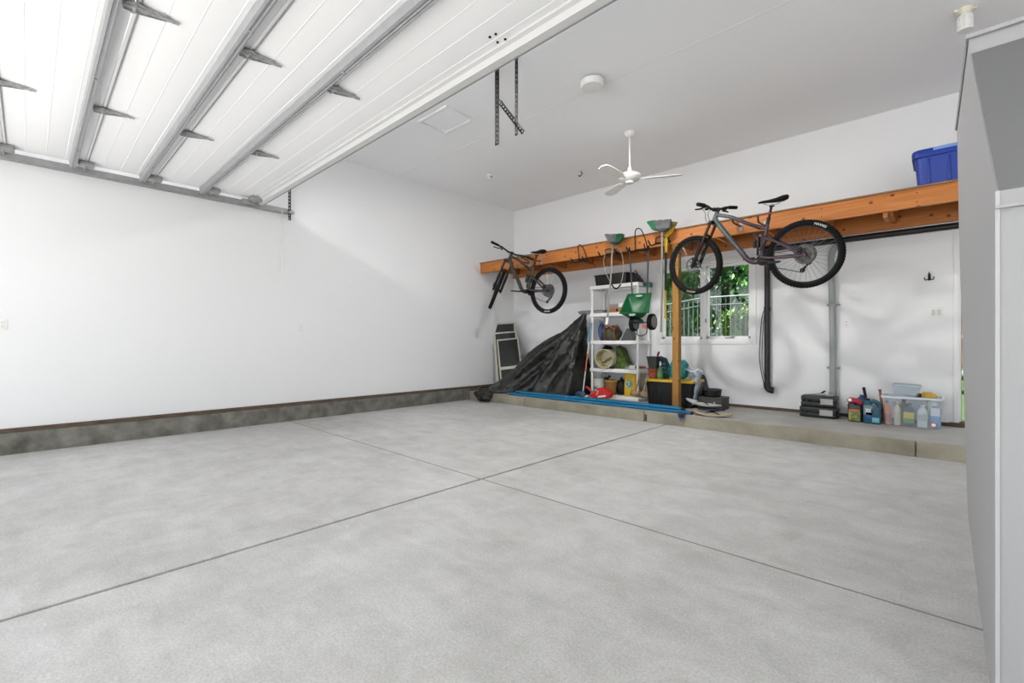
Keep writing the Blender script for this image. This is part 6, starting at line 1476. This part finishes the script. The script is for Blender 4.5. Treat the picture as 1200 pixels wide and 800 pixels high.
fence((fl2.x, 11.4, fl2.z - 1.42), (fc.x, 12.2, zf), 'grey metal picket fence seen through the left window pane')

def leaf_mat(name, c1, c2):
    m = mat(name, tuple(v * LEAFK for v in c1), 0.55, color2=tuple(v * LEAFK for v in c2), vscale=2.5)
    b = m.node_tree.nodes['Principled BSDF']; b.inputs['Subsurface Weight'].default_value = 0.0
    return m
LEAF = [leaf_mat('bright_leaves', (0.12, 0.36, 0.035), (0.035, 0.15, 0.02)), leaf_mat('deep_leaves', (0.05, 0.20, 0.04), (0.012, 0.07, 0.016)), leaf_mat('yellow_green_leaves', (0.26, 0.42, 0.05), (0.10, 0.25, 0.03))]
BARK = mat('tree_bark', (0.10, 0.075, 0.05), 0.9, var=0.4, vscale=12)
def tree(name, label, cat, loc, rad, zc, n, size, lm, seed, trunk=0.09, group=None):
    t = thing(name, label, cat, loc); rg = random.Random(seed)
    b_ = NB()
    for k in range(n):
        v = Vector((rg.gauss(0, 1), rg.gauss(0, 1), rg.gauss(0, 1))).normalized()
        r = rg.random() ** 0.45 * (1 + 0.35 * noise.noise(v * 2.5 + Vector((seed, 0, 0))))
        c = Vector((v.x * rad[0] * r, v.y * rad[1] * r, zc + v.z * rad[2] * r))
        if c.z < 0.03: c.z = 0.03 + rg.random() * 0.3
        R_ = Matrix.Rotation(rg.uniform(0, 6.28), 3, 'Z') @ Matrix.Rotation(rg.gauss(0.5, 0.5), 3, 'X')
        s = size * rg.uniform(0.6, 1.3)
        pts = [(0, -s, 0), (s * 0.42, -s * 0.1, s * 0.12), (0, s, -s * 0.1), (-s * 0.42, -s * 0.1, s * 0.12)]
        b_.faces.new([b_.verts.new(c + R_ @ Vector(p)) for p in pts])
    fo = obj('foliage', b_, lm, t, smooth=0); fo['kind'] = 'stuff'
    b_ = NB(); tube(b_, smooth_path([(0, 0, -0.2), (0.05, 0.02, zc * 0.5), (0, 0, zc + rad[2] * 0.4)], 4), [trunk * 1.3 * (1 - 0.07 * k) for k in range(9)], 8)
    for k in range(5):
        a = k * 1.3; tube(b_, [(0.03, 0, zc * 0.6 + 0.1 * k), (rad[0] * 0.6 * math.cos(a), rad[1] * 0.6 * math.sin(a), zc + rad[2] * 0.4)], [trunk * 0.4, trunk * 0.12], 6)
    obj('trunk', b_, BARK, t)
    return t
gz = 0.5
tree('leafy_tree', 'bright green tree behind the fence seen in the left window pane', 'tree', (-6.6, 14.2, gz), (1.5, 0.8, 2.3), 2.0, 5200, 0.13, LEAF[0], 11)
tree('leafy_tree', 'deep green tree filling the upper right window pane', 'tree', (-4.9, 17.0, gz), (1.6, 0.9, 2.8), 2.3, 5200, 0.13, LEAF[1], 12)
tree('leafy_tree', 'bright leafy tree at the right edge of the right window pane', 'tree', (-3.4, 14.9, gz), (1.25, 0.8, 2.4), 2.2, 4200, 0.12, LEAF[0], 13)
tree('leafy_shrub', 'yellow green shrub behind the bars of the right window pane', 'shrub', (-3.75, 13.0, gz), (0.75, 0.35, 0.55), 1.0, 1300, 0.11, LEAF[2], 14, 0.03)
tree('leafy_tree', 'dark green tree seen through the open doorway', 'tree', (0.75, 16.0, gz), (1.3, 0.9, 2.9), 2.5, 4200, 0.13, LEAF[1], 15)
tree('leafy_tree', 'bright green tree standing just behind the doorway fence', 'tree', (0.2, 13.4, gz), (0.6, 0.4, 1.4), 2.3, 1400, 0.10, LEAF[0], 16, 0.04)
tree('flowering_shrub', 'low blue green shrub above the garden rocks in the doorway', 'shrub', (0.98, 12.12, 0.5), (0.36, 0.08, 0.2), 0.22, 500, 0.07, leaf_mat('blue_green_leaves', (0.10, 0.22, 0.17), (0.05, 0.12, 0.10)), 17, 0.015)
HEDGE = leaf_mat('hedge_leaves', (0.035, 0.13, 0.025), (0.008, 0.04, 0.01))
tree('tall_hedge', 'tall dark hedge closing off the far end of the garden', 'hedge', (-0.5, 19.3, gz), (14.0, 0.8, 3.8), 2.8, 26000, 0.23, HEDGE, 30)
p0 = PY(1126, 400, 12.14)
gch = thing('garden_ornament', 'small pinkish garden ornament seen through the doorway gap', 'ornament', (p0.x + 0.02, 12.14, 0.62))
b_ = NB(); lathe(b_, [(0.10, 0.0), (0.12, 0.1), (0.07, 0.25), (0.12, 0.45), (0.13, 0.55), (0.05, 0.62)], 14); obj('ornament_body', b_, mat('pink_stone', (0.30, 0.19, 0.16), 0.8), gch)
b_ = NB(); blob(b_, (0, 0, 0.69), (0.08, 0.08, 0.09), 0.1, 3, 2); obj('ornament_head', b_, mat('orange_terracotta', (0.25, 0.11, 0.05), 0.8), gch)

# ------------------------------------------------------------------ light: open sky, sun on the driveway and the garden
w_ = bpy.data.worlds.new('sky'); scene.world = w_; w_.use_nodes = True
bg = w_.node_tree.nodes['Background']; bg.inputs['Color'].default_value = (0.93, 0.965, 1.0, 1); bg.inputs['Strength'].default_value = SKY
sd_ = bpy.data.lights.new('sun', 'SUN'); sd_.energy = SUN; sd_.angle = math.radians(2.0); sd_.color = (1.0, 0.985, 0.96)
so = bpy.data.objects.new('sun', sd_); COL.objects.link(so); so.location = (-8, -4, 12)
so.rotation_euler = Vector((0.55, 0.06, -0.83)).to_track_quat('-Z', 'Y').to_euler()
# the ceiling drum light and the added unseen one above the door shine down
for (lx_, ly_), e_ in zip(LIGHTS, (LAMP, LAMP * FILL_LAMP)):
    l_ = bpy.data.lights.new('drum_light_glow', 'AREA'); l_.shape = 'DISK'; l_.size = 0.20; l_.energy = e_; l_.color = (1.0, 0.985, 0.965)
    lo = bpy.data.objects.new('drum_light_glow', l_); COL.objects.link(lo); lo.location = (lx_, ly_, ZC - 0.109)
cam = bpy.data.cameras.new('camera'); cam.sensor_width = 36; cam.lens = FPX * 36 / 1200; cam.shift_y = (HOR - 400) / 1200; cam.clip_start = 0.05; cam.clip_end = 200
co = bpy.data.objects.new('camera', cam); COL.objects.link(co); co.location = (0, 0, H); co.rotation_euler = (PI / 2, 0, YAW)
scene.camera = co
vs_ = scene.view_settings
scene.display_settings.display_device = 'sRGB'
vs_.view_transform = 'Standard'; vs_.look = 'None'; vs_.exposure = EXPO; vs_.gamma = 1.0; vs_.use_curve_mapping = False
cy = scene.cycles
cy.use_denoising = True; cy.max_bounces = 10; cy.diffuse_bounces = 7; cy.glossy_bounces = 3; cy.transmission_bounces = 4; cy.transparent_max_bounces = 12
cy.sample_clamp_indirect = 8; cy.caustics_reflective = False; cy.caustics_refractive = False
